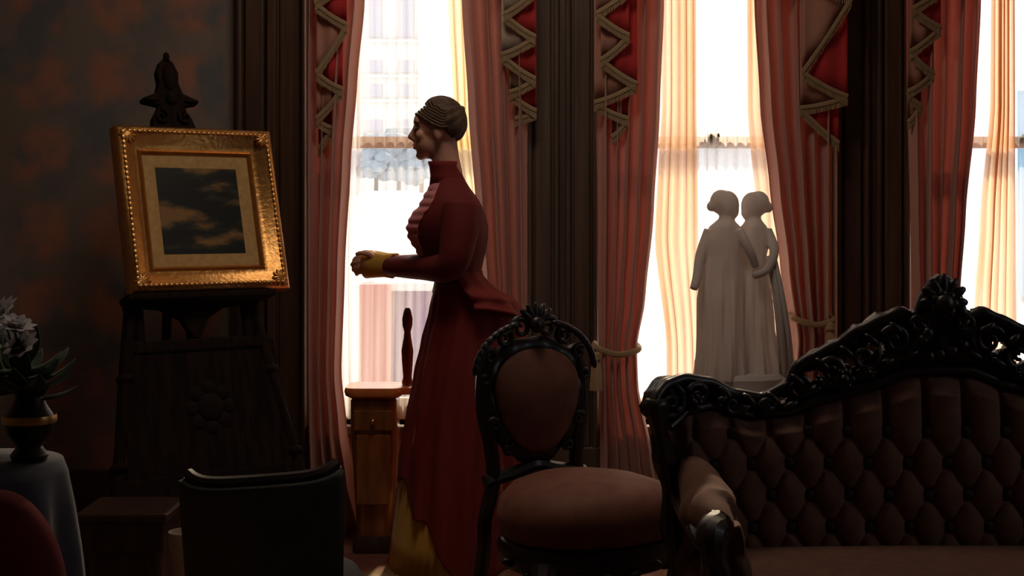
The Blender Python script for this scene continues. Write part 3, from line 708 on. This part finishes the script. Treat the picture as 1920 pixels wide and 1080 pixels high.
# ------------------------------------------------------------------ easel and painting
LEAN, YAW = math.radians(16), math.radians(36)
easel = thing('easel', 'tall black carved display easel with dark lower panel', 'easel', (-.977, 4.70, .008), (-LEAN, 0, YAW))
def leg_at(h): return .395 - .175*h
for sg in (-1, 1):
    pts = [(sg*leg_at(h), .0, h) for h in (0.02, .25, .5, .75, 1.0, 1.3)] + [(sg*.10, 0, 1.62)]
    build('leg', MB().tube(pts, [.020, .024, .020, .024, .022, .016, .012], 10), EASELW, easel)
    for h in (.12, .42, .72): build('turned_ring', MB().ell((sg*leg_at(h), 0, h), (.032, .032, .022), 12, 8), EASELW, easel)
build('rear_leg', MB().tube([(0, .03, 1.55), (0, .32, .75), (0, .55, .17)], [.016, .018, .018], 10), EASELW, easel)
build('centre_post', MB().box((-.02, .012, .35), (.02, .04, 1.72)), EASELW, easel, smooth=False, bevel=.005)
build('panel', MB().box((-.27, -.004, .40), (.29, .02, .80)), pbr('dark_leather_panel', (.010, .011, .010), .9, c2=(.016, .012, .012), scale=6, spec=.0), easel, smooth=False, bevel=.004)
build('panel_frame', MB().prism([(-.30, .36), (.33, .36), (.29, .83), (-.26, .83)], -.012, -.003), EASELW, easel, smooth=False, bevel=.003)
m = MB(); m.ell((.02, -.014, .60), (.05, .012, .05), 14, 8)
for k in range(8): a = 2*PI*k/8; m.ell((.02+.07*math.cos(a), -.012, .60+.07*math.sin(a)), (.026, .008, .026), 8, 6)
build('medallion', m, pbr('walnut_medallion', (.016, .009, .008), .8, spec=.15), easel)
build('middle_rail', MB().box((-.27, -.02, .80), (.27, .02, .845)), EASELW, easel, smooth=False, bevel=.008)
build('lower_rail', MB().box((-.34, -.02, .30), (.35, .02, .38)), EASELW, easel, smooth=False, bevel=.008)
# scrolled shelf that carries the picture, with two openings beneath it
sp = [(-.25, .955)]
for k in range(0, 33):
    t_ = k/32; x = -.25 + .50*t_; sp.append((x, .985 + .030*abs(math.sin(2*PI*t_*1.0 + .0)) + .015*math.cos(4*PI*t_)))
sp += [(.25, .955), (.20, .965), (.12, .955), (.05, .915), (.012, .845), (-.012, .845), (-.05, .915), (-.12, .955), (-.20, .965)]
bmm = MB().prism(sp, -.018, .018)
build('scrolled_bracket', bmm, EASELW, easel, smooth=False, bevel=.004)
build('picture_ledge', MB().box((-.26, -.085, .975), (.29, .012, .998)), EASELW, easel, smooth=False, bevel=.005)
for sg in (-1, 1):
    build('inner_post', MB().tube([(sg*.205, 0, .84), (sg*.20, 0, .97)], [.02, .02], 8), EASELW, easel)
# finial
m = MB().prism([(-.085, 1.60), (.095, 1.60), (.075, 1.66), (.045, 1.71), (.105, 1.722), (.11, 1.735), (.05, 1.76), (.038, 1.80), (.042, 1.84), (.025, 1.88), (0, 1.905), (-.025, 1.88), (-.042, 1.84), (-.038, 1.80), (-.05, 1.76), (-.11, 1.735), (-.105, 1.722), (-.045, 1.71), (-.075, 1.66)], -.02, .02)
build('finial', m, EASELW, easel, smooth=False, bevel=.006)
m = MB()
for sg in (-1, 1): scroll(m, sg*.045, 1.665, .028, 1.3, sg, 1.5, y=-.026, rad=.008); leaf(m, (sg*.075, 1.73), .03, .009, 0, -.022)
m.ell((0, -.024, 1.735), (.022, .014, .022)); m.ell((0, -.022, 1.82), (.024, .016, .05)); m.ell((0, -.02, 1.90), (.012, .012, .018))
build('finial_carving', m, EASELW, easel, angle=60)['kind'] = 'stuff'
build('cross_bar', MB().box((-.13, .0, 1.56), (.13, .035, 1.61)), EASELW, easel, smooth=False, bevel=.006)

PW, PH = .60, .61
pc = full(easel) @ Vector((.060, -.030, 1.002 + PH/2))
pic = thing('painting', 'gilt-framed dark landscape painting propped on the easel', 'painting', pc, (-LEAN, 0, YAW))
prof = [(0, -.02), (0, .028), (.010, .040), (.024, .046), (.036, .038), (.062, .014), (.080, .010), (.090, .018), (.098, .010), (.098, -.02)]
build('gilt_frame', MB().moulding(prof, PW, PH), GOLD, pic, angle=50)
m = MB()
for k in range(30):
    t_ = -1 + 2*k/29
    for sz_ in (-1, 1): m.ell((t_*(PW/2-.03), -.045, sz_*(PH/2-.024)), (.011, .006, .008), 8, 5)
    for sx_ in (-1, 1): m.ell((sx_*(PW/2-.024), -.045, t_*(PH/2-.03)), (.008, .006, .011), 8, 5)
for sx_ in (-1, 1):
    for sz_ in (-1, 1):
        for a in range(5): leaf(m, (sx_*(PW/2-.04), sz_*(PH/2-.04)), .034, .010, a*.63, -.040)
build('leaf_ornament', m, GOLD, pic)['kind'] = 'stuff'
build('liner', MB().moulding([(.096, -.012), (.096, .006), (.150, .000), (.150, -.012)], PW, PH), GOLD2, pic, angle=30)
build('canvas', MB().box((-PW/2+.145, -.002, -PH/2+.145), (PW/2-.145, .010, PH/2-.145)), painting_mat(), pic, smooth=False)
build('backing_board', MB().box((-PW/2+.03, .010, -PH/2+.03), (PW/2-.03, .020, PH/2-.03)), CASING, pic, smooth=False)

# ------------------------------------------------------------------ stool, stoneware vase, low chair by the easel
st = thing('footstool', 'low dark wooden stool at the foot of the easel', 'stool', (X(248, 4.25), 4.25, .008))
hs_ = .36
hw = .125
build('top', MB().box((-hw-.012, -.13, hs_-.03), (hw+.012, .13, hs_)), WOOD, st, smooth=False, bevel=.008)
build('skirt', MB().box((-hw, -.115, hs_-.12), (hw, .115, hs_-.03)), WOOD, st, smooth=False, bevel=.004)
for sx_ in (-1, 1):
    for sy_ in (-1, 1):
        l = build('leg', MB().lathe([(.014, 0), (.018, .02), (.012, .05), (.020, .12), (.014, .17), (.024, .25)], (sx_*(hw-.025), sy_*.09, 0), 12), WOOD, st)
build('side_panel', MB().box((-hw+.01, -.10, .05), (hw-.01, .10, hs_-.12)), WOOD, st, smooth=False, bevel=.004)
vs_ = build('floor_vase', MB().lathe([(.022, 0), (.024, .05), (.032, .15), (.046, .27), (.052, .31), (.050, .325), (.044, .325), (.040, .29), (.0, .28)], (0, 0, 0), 20), PALE)
vs_.location = (X(348, 4.05), 4.05, .008); tag(vs_, 'pale tapering vase between the wooden stool and green chair', 'vase')

gc = thing('slipper_chair', 'low dark green chair turned away, in front of the easel', 'chair', (X(500, 3.3), 3.3, .008), (0, 0, 0))
GB = .163
def gback(side):
    def fn(u, v):
        x = (-1+2*u); z = .28 + .353*v
        wv = GB*(1.0+.06*v)
        zt_ = z + v*(.012*x + .020*abs(x)**6 - .008)
        y = (-.03 if side < 0 else .03) * (1 - abs(x)**8*.6) - .06*v + (.02*x*x)
        return (x*wv, y, zt_)
    return fn
m = MB().grid(gback(-1), 30, 20)
build('backrest', m, GREENV, gc, angle=180, solid=.06, offset=0)
m = MB(); pts = [Vector(gback(-1)(k/30, 1)) + Vector((0, .0, .008)) for k in range(31)]
m.tube(pts, .014, 8)
for sg in (0, 1): m.tube([Vector(gback(-1)(sg, k/10)) for k in range(11)], .013, 8)
build('wood_edge', m, BLACKW, gc)
build('seat', MB().rings([[(math.cos(a*2*PI/28)*.21*r, .22+math.sin(a*2*PI/28)*.20*r, z) for a in range(28)] for r, z in ((.9, .22), (1, .24), (1, .32), (.9, .35), (.5, .37), (.05, .375))]), GREENV, gc, angle=180)
for x, y in ((-.15, .02), (.15, .02), (-.14, .36), (.14, .36)):
    build('leg', MB().lathe([(.010, 0), (.018, .02), (.013, .05), (.022, .14), (.016, .24)], (x, y, 0), 12), BLACKW, gc)

# ------------------------------------------------------------------ amber cabinet by the left window and red vase
KD = 5.2
cab = thing('small_cabinet', 'small amber wood cabinet with glossy front below the left window', 'cabinet', (X(704, KD), KD, .008))
kw, kt = .100, Z(722, KD) - .008
def kbox(r): return [(-kw*r, -.09*r), (kw*r, -.09*r), (kw*r, .09*r), (-kw*r, .09*r)]
def krings(prof):
    out = []
    for r, z in prof:
        ring = []
        for k in range(32):
            a = 2*PI*k/32; c_, s_ = math.cos(a), math.sin(a)
            ring.append((kw*r*math.copysign(abs(c_)**.35, c_), .10*r*math.copysign(abs(s_)**.35, s_), z))
        out.append(ring)
    return out
build('body', MB().rings(krings([(.66, .06), (.68, .10), (.74, .22), (.82, .36), (.88, .46), (.88, kt-.05), (.80, kt-.04)])), AMBER_SHADE, cab)
build('top', MB().rings(krings([(.9, kt-.04), (1.06, kt-.03), (1.10, kt-.015), (1.06, kt)])), AMBER_LIT, cab)
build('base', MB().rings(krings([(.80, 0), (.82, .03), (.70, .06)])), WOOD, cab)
build('door', MB().box((-.062, -.094, .18), (.062, -.080, .44)), AMBER_SHADE, cab, smooth=False, bevel=.004)
d_ = build('drawer', MB().box((-.070, -.098, .455), (.070, -.080, .53)), AMBER_SHADE, cab, smooth=False, bevel=.004)
build('knob', MB().ell((0, -.108, .49), (.011, .012, .011)), BRASS, d_)
va = build('slender_vase', MB().lathe([(.020, 0), (.022, .012), (.017, .03), (.022, .09), (.024, .13), (.015, .18), (.013, .20), (.020, .225), (.021, .25), (.014, .28), (.008, .29), (.0, .29)], n=18), GLAZE)
va.location = (X(764, KD), KD, kt+.008); tag(va, 'slender dark red vase standing on the amber cabinet', 'vase')
# widen the top under the vase
build('side_leaf', MB().box((.07, -.07, kt-.028), (.155, .07, kt-.001)), AMBER_LIT, cab, smooth=False, bevel=.005)

# ------------------------------------------------------------------ statue on its pedestal
TD = 5.08; tb = Z(738, TD)
ped = thing('pedestal', 'dark column pedestal behind the sofa carrying the statue', 'pedestal', (X(1390, TD), TD, .008))
hp = tb - .008
build('shaft', MB().lathe([(.10, .08), (.085, .12), (.075, .3), (.08, hp-.08), (.10, hp-.04)], n=28), WOOD, ped)
build('foot', MB().lathe([(.15, 0), (.15, .04), (.12, .06), (.10, .08), (0, .08)], n=28), WOOD, ped)
build('top_slab', MB().lathe([(0, hp-.04), (.12, hp-.04), (.16, hp-.02), (.16, hp), (0, hp)], n=28), WOOD, ped)
stt = thing('statue', 'grey marble statue of two draped figures before the middle window', 'statue', (X(1390, TD), TD, tb))
ts = F / TD
def SP(px, py, dy=0): return ((px-1390)/ts, dy, (738-py)/ts)
def figure(sections, arms, head, mat, facing, hair_back, folds, nm):
    m = MB(); rings = []
    for (py, l, r, ry, dy) in sections:
        c = SP((l+r)/2, py, dy); rx = (r-l)/2/ts; ring = []
        low = max(0, min(1, (py-470)/160))
        for k in range(56):
            a = 2*PI*k/56; f = 1 + (.012+.085*low)*math.sin(folds*a + py*.02) + (.015+.05*low)*math.sin(folds*2.3*a+1) + .03*math.sin(py*.09+3*a)
            ring.append((c[0]+rx*f*math.cos(a), c[1]+ry*f*math.sin(a), c[2]))
        rings.append(ring)
    m.rings(rings)
    for pts, rad in arms: m.tube(smooth_path([SP(*p) for p in pts], 4), [rad*(1-.3*k/(len(smooth_path(pts, 4))-1)) for k in range(len(smooth_path(pts, 4)))], 10)
    hc = Vector(SP(*head)); f = facing
    m.ell(hc, (.044, .038, .052), 16, 12); m.ell(hc+Vector((f*.012, 0, -.022)), (.032, .028, .034), 12, 8)
    m.ell(hc+Vector((f*.036, -.003, -.006)), (.009, .006, .012), 8, 6)
    m.ell(hc+Vector((-f*.022, .004, .010)), (.042, .040, .046), 12, 8); m.ell(hc+Vector((-f*.056, .0, -.006)), (.020, .020, .020), 10, 6)
    m.tube([hc+Vector((0, 0, -.02)), hc+Vector((-f*.004, 0, -.075))], [.024, .034], 10)
    return remeshed(nm, m, .005, 3)
f1 = figure([(712, 1302, 1400, .10, -.02), (680, 1306, 1396, .095, -.02), (620, 1310, 1390, .085, -.02), (560, 1308, 1392, .08, -.02), (520, 1312, 1390, .07, -.02), (480, 1316, 1388, .062, -.02), (450, 1316, 1390, .06, -.02), (425, 1328, 1386, .05, -.02), (412, 1344, 1374, .03, -.02)],
            [([(1328, 432, -.03), (1310, 478, -.05), (1302, 515, -.08), (1294, 540, -.10)], .022), ([(1380, 432, -.05), (1400, 470, -.07), (1412, 500, -.06)], .020)], (1362, 384, -.02), MARBLE, 1, 0, 9, 'left')
f2 = figure([(712, 1372, 1470, .10, .03), (680, 1374, 1464, .095, .03), (640, 1378, 1456, .085, .03), (580, 1380, 1450, .08, .03), (520, 1384, 1444, .07, .03), (480, 1386, 1440, .062, .03), (450, 1386, 1446, .06, .03), (425, 1392, 1440, .05, .03), (412, 1402, 1430, .03, .03)],
            [([(1440, 432, .02), (1450, 470, -.02), (1432, 505, -.06), (1405, 515, -.08)], .020), ([(1396, 432, .05), (1376, 440, .05), (1350, 436, .04)], .018)], (1414, 386, .03), MARBLE, -1, 0, 8, 'right')
build('figure', f1, MARBLE, stt, angle=180); build('figure', f2, MARBLE, stt, angle=180)
m = MB()
def mantle(u, v):   # cloth falling from the right figure's arm to the base
    x = 1438 + 22*v + 14*u*(1+v); y = 480 + 225*v
    q = SP(x, y, -.02 - .05*math.sin(v*PI) + .012*math.sin(u*14)); return q
build('mantle', MB().grid(mantle, 20, 30), MARBLE, stt, angle=180, solid=.012)
build('base', MB().lathe([(0, 0), (.155, 0), (.160, .012), (.154, .03), (.160, .06), (.145, .075), (0, .085)], n=36, sy=.8), MARBLE, stt)

# ------------------------------------------------------------------ woman
WD = 5.0; ws = F / WD
wom = thing('person', 'woman in a crimson bustle dress standing at the window, arm reaching left', 'person', (X(855, WD), WD, .008))
def W(px, py, dy=0.): return Vector(((px-960)/ws, WD+dy, HC-(py-HY)/ws))
def ring_of(py, l, r, ry, n=48, folds=0, famp=0, dy=0, ph=0, pw=1.0, py2=None):
    c = W((l+r)/2, py, dy); rx = (r-l)/2/ws; out = []
    for k in range(n):
        a = 2*PI*k/n; f = 1 + famp*math.sin(folds*a+ph) + famp*.5*math.sin(folds*1.7*a+1+ph)
        ca, sa = math.cos(a), math.sin(a)
        z = c.z if py2 is None else c.z + (py2(ca, sa))
        out.append((c.x + rx*f*math.copysign(abs(ca)**pw, ca), c.y + ry*f*math.copysign(abs(sa)**pw, sa), z))
    return out
# body: torso, legs, neck, head, arms and hands fused into one skin
b = MB()
b.rings([ring_of(*q) for q in ((640, 830, 900, .11), (560, 828, 900, .10), (515, 830, 888, .095), (470, 806, 896, .13), (430, 796, 900, .15), (400, 806, 900, .16), (375, 820, 890, .14), (352, 830, 872, .08), (340, 830, 868, .055), (305, 820, 862, .048))])
for sg in (-1, 1):
    b.tube(smooth_path([W(860, 600, sg*.08), W(855, 740, sg*.08), W(852, 840, sg*.08), W(862, 960, sg*.07), W(866, 1040, sg*.07)], 4), [.070-.0018*k for k in range(17)], 12)
    b.ell(W(850, 1046, sg*.07), (.11, .04, .022), 12, 8)
def arm_pts(sg):
    if sg < 0: return [W(868, 388, -.150), W(864, 440, -.18), W(848, 494, -.18), W(790, 501, -.03), W(726, 502, .13), W(700, 501, .19)]
    return [W(862, 388, .165), W(858, 440, .20), W(842, 492, .22), W(790, 501, .24), W(726, 502, .30), W(700, 501, .33)]
for sg in (-1, 1):
    pp = smooth_path(arm_pts(sg), 4); b.tube(pp, [.050-.0013*k for k in range(len(pp))], 12)
    dy = .17 if sg < 0 else .31
    # palm and five fingers, thumb leaving the side of the palm
    k_ = 1.0 if sg < 0 else .96
    b.tube([W(710, 501, dy), W(694, 499, dy+.02), W(678, 499, dy+.04)], [.026, .036, .038], 12, flat=.5, up=(0, 0, 1) if False else (0, 1, 0))
    for q, (oz, L_, dr) in enumerate(((.026, .072, 0), (.009, .082, .0), (-.009, .076, 0), (-.025, .060, 0))):
        p0 = W(681, 499, dy+.04) + Vector((0, 0, oz)); p1 = p0 + Vector((-L_*.42, .010, oz*.12)); p2 = p1 + Vector((-L_*.33, .018, -.006)); p3 = p2 + Vector((-L_*.16, .022, -.010))
        b.tube([p0, p1, p2, p3], [.0105, .0098, .0088, .0072], 8)
    p0 = W(698, 490, dy-.0); b.tube([p0, p0+Vector((-.030, -.012, .022)), p0+Vector((-.060, -.006, .026)), p0+Vector((-.080, .004, .020))], [.014, .012, .010, .008], 8)
# head (looks towards the window, chin slightly down); f = towards -X
hc = W(822, 246, 0)
def H(f, s_, z): return hc + Vector((-f, s_, z))
b.tube([W(842, 330), W(836, 300), W(832, 270)], [.052, .050, .05], 14)
b.ell(H(-.006, 0, .022), (.088, .070, .082), 24, 16)
b.ell(H(.036, 0, -.042), (.050, .054, .058), 18, 12)
b.ell(H(.062, 0, -.088), (.020, .024, .017), 12, 8)             # chin
b.ell(H(.072, 0, .034), (.018, .046, .030), 14, 8)              # brow
b.tube([H(.080, 0, .016), H(.090, 0, -.002), H(.102, 0, -.022), H(.088, 0, -.032)], [.010, .010, .013, .009], 10)   # nose
b.ell(H(.080, 0, -.050), (.012, .022, .007), 12, 6); b.ell(H(.078, 0, -.062), (.011, .019, .007), 12, 6)
for sg in (-1, 1):
    b.ell(H(.062, sg*.036, -.016), (.020, .020, .020), 10, 8)   # cheek
    b.ell(H(-.002, sg*.070, -.010), (.016, .008, .028), 12, 8)  # ear
body_me = remeshed('body', b, .0055, 3)
build('body', body_me, SKIN, wom, world=True, angle=180)
for sg in (-1, 1):
    build('eye', MB().ell(H(.074, sg*.031, .008), (.011, .012, .009), 12, 8), pbr('eye_white_brown', (.10, .06, .045), .2), wom, world=True)
    build('eyebrow', MB().tube([H(.082, sg*.014, .026), H(.084, sg*.030, .031), H(.068, sg*.048, .026)], .0045, 6), HAIR, wom, world=True)
build('lips', MB().ell(H(.0835, 0, -.0505), (.0105, .020, .006), 12, 6).ell(H(.0815, 0, -.061), (.0105, .017, .006), 12, 6), pbr('lips', (.45, .12, .10), .5), wom, world=True)
# hair: swept up cap and chignon
hm = MB()
def hair(u, v):
    th = v*PI*.50; a = u*2*PI
    d = Vector((math.sin(th)*math.cos(a), math.sin(th)*math.sin(a), math.cos(th)))
    d = Matrix.Rotation(math.radians(52), 3, 'Y') @ d          # axis tipped to the back of the head
    r = 1 + .035*math.sin(a*16+v*6)*math.sin(th)
    r *= 1 - .13*v**5
    return H(-.006, 0, .030) + Vector((d.x*.092*r, d.y*.082*r, d.z*.092*r))
hm.grid(hair, 72, 24)
build('hair', hm, HAIR, wom, world=True, angle=180, solid=.012)
for sg in (-1, 1):      # waved strands swept from the brow back over the ear
    hs2 = MB()
    for q in range(7):
        t0 = .060 + .008*q
        hs2.tube(smooth_path([H(.078-.010*q, sg*(.018+.006*q), t0), H(.058-.008*q, sg*(.052+.002*q), .050+.006*q), H(.020-.004*q, sg*.073, .024+.010*q), H(-.020, sg*.078, .010+.010*q), H(-.062, sg*.050, .022+.008*q)], 4), .0068, 6)
    build('side_hair', hs2, HAIR, wom, world=True, angle=180)['kind'] = 'stuff'
hb = MB(); hb.ell(H(-.072, 0, .050), (.030, .036, .036), 16, 12)
for k in range(3): hb.tube([H(-.074 - .010*math.cos(t*.5+k), .034*math.sin(t*.5+k*2.1), .050+.030*math.cos(t*.5+k*2.1)) for t in range(13)], .013, 8)
hb.ell(H(-.01, 0, .100), (.045, .04, .016), 14, 8)
build('chignon', hb, HAIR, wom, world=True)
# bodice
secs = [(548, 812, 914, .150), (530, 816, 904, .130), (515, 816, 899, .126), (495, 804, 903, .132), (470, 784, 909, .148), (445, 770, 913, .162), (425, 767, 913, .170), (405, 774, 909, .176), (385, 790, 901, .172), (370, 797, 892, .155), (356, 804, 881, .115), (345, 810, 874, .080), (335, 814, 868, .066)]
secs = [(a, b_, c, d) for a, b_, c, d in secs]
build('bodice', MB().rings([ring_of(*q, folds=7, famp=.006) for q in secs], cap=False), DRESS2, wom, world=True, angle=180, solid=.004, offset=1)
build('collar', MB().rings([ring_of(q[0], q[1], q[2], q[3]) for q in ((348, 806, 876, .078), (330, 808, 867, .064), (312, 806, 861, .060), (303, 803, 860, .062))], cap=False), DRESS, wom, world=True, angle=180, solid=.005)
def lit_front(u, v):  # rose panel standing for the window light on the bodice front
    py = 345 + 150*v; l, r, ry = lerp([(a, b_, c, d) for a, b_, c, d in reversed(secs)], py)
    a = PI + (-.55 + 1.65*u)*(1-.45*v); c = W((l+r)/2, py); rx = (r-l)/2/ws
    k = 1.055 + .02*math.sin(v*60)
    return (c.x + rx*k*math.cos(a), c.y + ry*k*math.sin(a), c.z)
build('lit_bodice_front', MB().grid(lit_front, 24, 70), ROSE_LIT, wom, world=True, angle=180, solid=.004)
for sg in (-1, 1):
    pp = smooth_path(arm_pts(sg)[:5], 6); n = len(pp)
    rad = []
    for k in range(n):
        t_ = k/(n-1); rad.append(.036 + .040*(1-t_)**1.1)
    rad = [min(.072, r_) for r_ in rad]
    build('sleeve', MB().tube(pp, rad, 16), DRESS2, wom, world=True, angle=180)
    e_ = 0 if sg < 0 else .16; q0, q1, q2, q3 = arm_pts(sg)[4], W(714, 501, .155+e_), W(694, 500, .18+e_), W(676, 500, .205+e_)
    mm = MB().tube([q0 + Vector((.01, 0, 0)), q1, q2, q3], [.043, .041, .046, .050], 20, flat=.7)
    mm.f = [f for f in mm.f if len(f) == 4]
    build('cuff', mm, YELLOW, wom, world=True, angle=180, solid=.004)
# underskirt: mustard pleats
FRONT = [(515, 822), (540, 814), (580, 806), (640, 792), (700, 779), (780, 764), (860, 752), (940, 741), (1000, 733), (1056, 724)]
BACK = [(515, 897), (540, 925), (560, 960), (575, 976), (600, 985), (640, 985), (720, 980), (800, 975), (900, 968), (1000, 962), (1056, 958)]
def skirt_ring(py, g, ry, folds, famp, ph=0, n=160):
    l, r = lerp(FRONT, py) + g, lerp(BACK, py) - g; c = W((l+r)/2, py); rx = (r-l)/2/ws; out = []
    for k in range(n):
        a = 2*PI*k/n; f = 1 + famp*math.sin(folds*a+ph)
        out.append((c.x + rx*f*math.cos(a), c.y + ry*f*math.sin(a), c.z))
    return out
rows = [560, 620, 700, 780, 860, 940, 1000, 1056]
build('underskirt', MB().rings([skirt_ring(p, 5, .13+.17*((p-515)/541)**.7-.015, 44, .018) for p in rows], cap=False), YELLOW, wom, world=True, angle=180, solid=.003)
# overskirt: closed round the back, cut away from the front knee down so the pleats show
def over(u, v):
    a = 2*PI*u
    fw = (1 - math.cos(a - PI + 0)) / 2                      # 0 at the front, 1 at the back
    d = a - PI                    # angular distance from the front seam
    hem = min(1051, 885 + 165*(1 - math.cos(d - .12)) + (12*math.sin(9*d) if abs(d) < 1.4 else 0))
    py = 512 + (hem - 512) * v
    l, r = lerp(FRONT, py), lerp(BACK, py); c = W((l+r)/2, py); rx = (r-l)/2/ws
    ry = .13 + .17*max(0, (py-515)/541)**.7
    fa = .012 + .022*v
    f = 1 + fa*math.sin(13*a + 2*math.sin(4*v)) + fa*.6*math.sin(23*a+1)
    if py < 640: f += .03*math.sin((py-520)/18.0)*max(0, math.cos(a))   # bustle puffs
    return (c.x + rx*f*math.cos(a), c.y + ry*f*math.sin(a), c.z)
build('overskirt', MB().grid(over, 200, 90), DRESS, wom, world=True, angle=180, solid=.004)
bz = MB()
def bust(u, v):
    a = PI*(-.5 + u) ; py = 508 + 74*v
    l, r = lerp(FRONT, py), lerp(BACK, py); c = W((l+r)/2, py); rx = (r-l)/2/ws + .008
    k = 1 + .05*math.sin(v*PI*4) + .03*math.sin(u*30)
    return (c.x + rx*k*math.cos(a), c.y + (.145+.08*v)*k*math.sin(a), c.z - .02*math.cos(a*2)*v)
build('bustle', MB().grid(bust, 60, 40), DRESS, wom, world=True, angle=180, solid=.008)
build('shoe', MB().ell(W(800, 1050, -.06), (.10, .035, .02), 12, 8), BLACKW, wom, world=True)
build('shoe', MB().ell(W(800, 1050, .06), (.10, .035, .02), 12, 8), BLACKW, wom, world=True)

# ------------------------------------------------------------------ flower table and red chair at bottom left
FD = 2.5
tbl = thing('side_table', 'small round table at lower left under the flowers', 'table', (X(-40, FD), FD, .008))
TH = Z(868, FD) - .008
build('table_top', MB().lathe([(0, TH-.03), (.135, TH-.03), (.142, TH-.015), (.140, TH-.004), (0, TH-.004)], n=36), WOOD, tbl)
build('column', MB().lathe([(.02, .1), (.035, .2), (.02, .35), (.04, .5), (.025, TH-.03)], n=20), WOOD, tbl)
build('foot', MB().lathe([(.13, 0), (.13, .03), (.06, .06), (.03, .11), (0, .11)], n=24), WOOD, tbl)
m = MB(); rings = []
for r_, z, fa in ((0.001, TH+.002, 0), (.09, TH+.002, 0), (.145, TH+.001, 0), (.152, TH-.02, .01), (.158, TH-.08, .05), (.165, TH-.16, .08), (.172, TH-.26, .10), (.178, TH-.36, .11)):
    rings.append([(r_*(1+fa*math.sin(9*2*PI*k/120))*math.cos(2*PI*k/120), r_*(1+fa*math.sin(9*2*PI*k/120))*math.sin(2*PI*k/120), z) for k in range(120)])
m.rings(rings, cap=False)
tc_ = build('tablecloth', m, BLUEC, None, angle=180, solid=.003); tc_.location = tbl.location
tag(tc_, 'blue-grey cloth draped over the small round table', 'tablecloth')
fl = thing('flower_arrangement', 'dark vase of white flowers and foliage at the left edge', 'flower vase', (X(55, FD), FD-.0, TH+.013))
build('vase', MB().lathe([(.030, 0), (.034, .01), (.022, .025), (.040, .05), (.046, .075), (.030, .10), (.024, .115), (.034, .13), (.030, .13), (.018, .11), (0, .10)], n=24), DARKV, fl)
build('brass_band', MB().lathe([(.0472, .068), (.0482, .074), (.0472, .082), (.046, .082), (.046, .068)], n=24), BRASS, fl)
def lf(L_, W_):
    def fn(u, v): 
        x = (-1+2*u)*W_*math.sin(PI*min(1, v*.97+.02))**.8; return (x, -.3*abs(x) - .10*L_*math.sin(v*PI), L_*v)
    return MB().grid(fn, 4, 8)
l0 = None
for k in range(30):
    a = random.uniform(0, 2*PI); el = random.uniform(.2, 1.5); L_ = random.uniform(.7, 1.1)
    if l0 is None: l0 = build('leaf', lf(.10, .022), LEAFM, fl, angle=180, solid=.001); o = l0
    else: o = inst(l0, 'leaf', fl, (0, 0, 0))
    o.location = (.01*math.cos(a)-.015, .01*math.sin(a), .12 + random.uniform(0, .05)); o.rotation_euler = (el, 0, a); o.scale = (L_, L_, L_)
f0 = None
def flower():
    m = MB()
    for rr, cnt, tilt, L_ in ((.0, 5, .25, .026), (.004, 7, .7, .034), (.006, 9, 1.15, .038)):
        for k in range(cnt):
            a = 2*PI*k/cnt + rr*90; R = Matrix.Rotation(a, 3, 'Z') @ Matrix.Rotation(tilt, 3, 'X')
            def fn(u, v): q = R @ Vector(((-1+2*u)*.013*math.sin(PI*(.15+v*.8)), .004*math.sin(PI*v), L_*v)); return q
            m.grid(fn, 3, 4)
    return m
for k, (px, py, dd, sc_) in enumerate(((8, 596, 0, 1.0), (28, 622, -.03, .9), (-6, 630, .03, 1.05), (46, 656, -.02, .85), (16, 648, .02, .8), (-30, 600, .0, 1.0), (-45, 650, -.03, 1.0))):
    hd = P(px, py, FD+dd) - Vector(fl.location)
    build('stem', MB().tube(smooth_path([(0, 0, .11), hd*.5 + Vector((0, 0, .05)), hd], 4), .0022, 6), LEAFM, fl)
    if f0 is None: f0 = build('flower_head', flower(), PETAL, fl, angle=180); o = f0
    else: o = inst(f0, 'flower_head', fl, (0, 0, 0))
    o.location = hd; o.rotation_euler = (random.uniform(.3, 1.1), 0, random.uniform(-.8, .8)); o.scale = (sc_*1.15,)*3

RD = 2.15
rc = thing('red_armchair', 'round-backed crimson velvet chair cut off at lower left', 'chair', (X(-24, RD), RD+.05, .008), (0, 0, PI))
def rb(side):
    def fn(u, v):
        a = -PI*.0 + PI*u; q = v**.8
        return (math.cos(a)*.112*(q), (-.03 if side else .03)*math.sqrt(max(0, 1-v**4)), .62 + math.sin(a)*.19*q if True else 0)
    return fn
build('backrest', MB().grid(rb(1), 40, 16).grid(rb(0), 40, 16).box((-.112, -.03, .42), (.112, .03, .62)), REDV, rc, angle=60)
build('seat', MB().rings([[(math.cos(a*2*PI/28)*.24*r, .24+math.sin(a*2*PI/28)*.22*r, z) for a in range(28)] for r, z in ((.9, .32), (1, .34), (1, .42), (.9, .45), (.5, .465), (.05, .47))]), REDV, rc, angle=180)
for x, y in ((-.16, .08), (.16, .08), (-.15, .40), (.15, .40)):
    build('leg', MB().lathe([(.012, 0), (.020, .02), (.014, .06), (.026, .2), (.020, .33)], (x, y, 0), 12), BLACKW, rc)
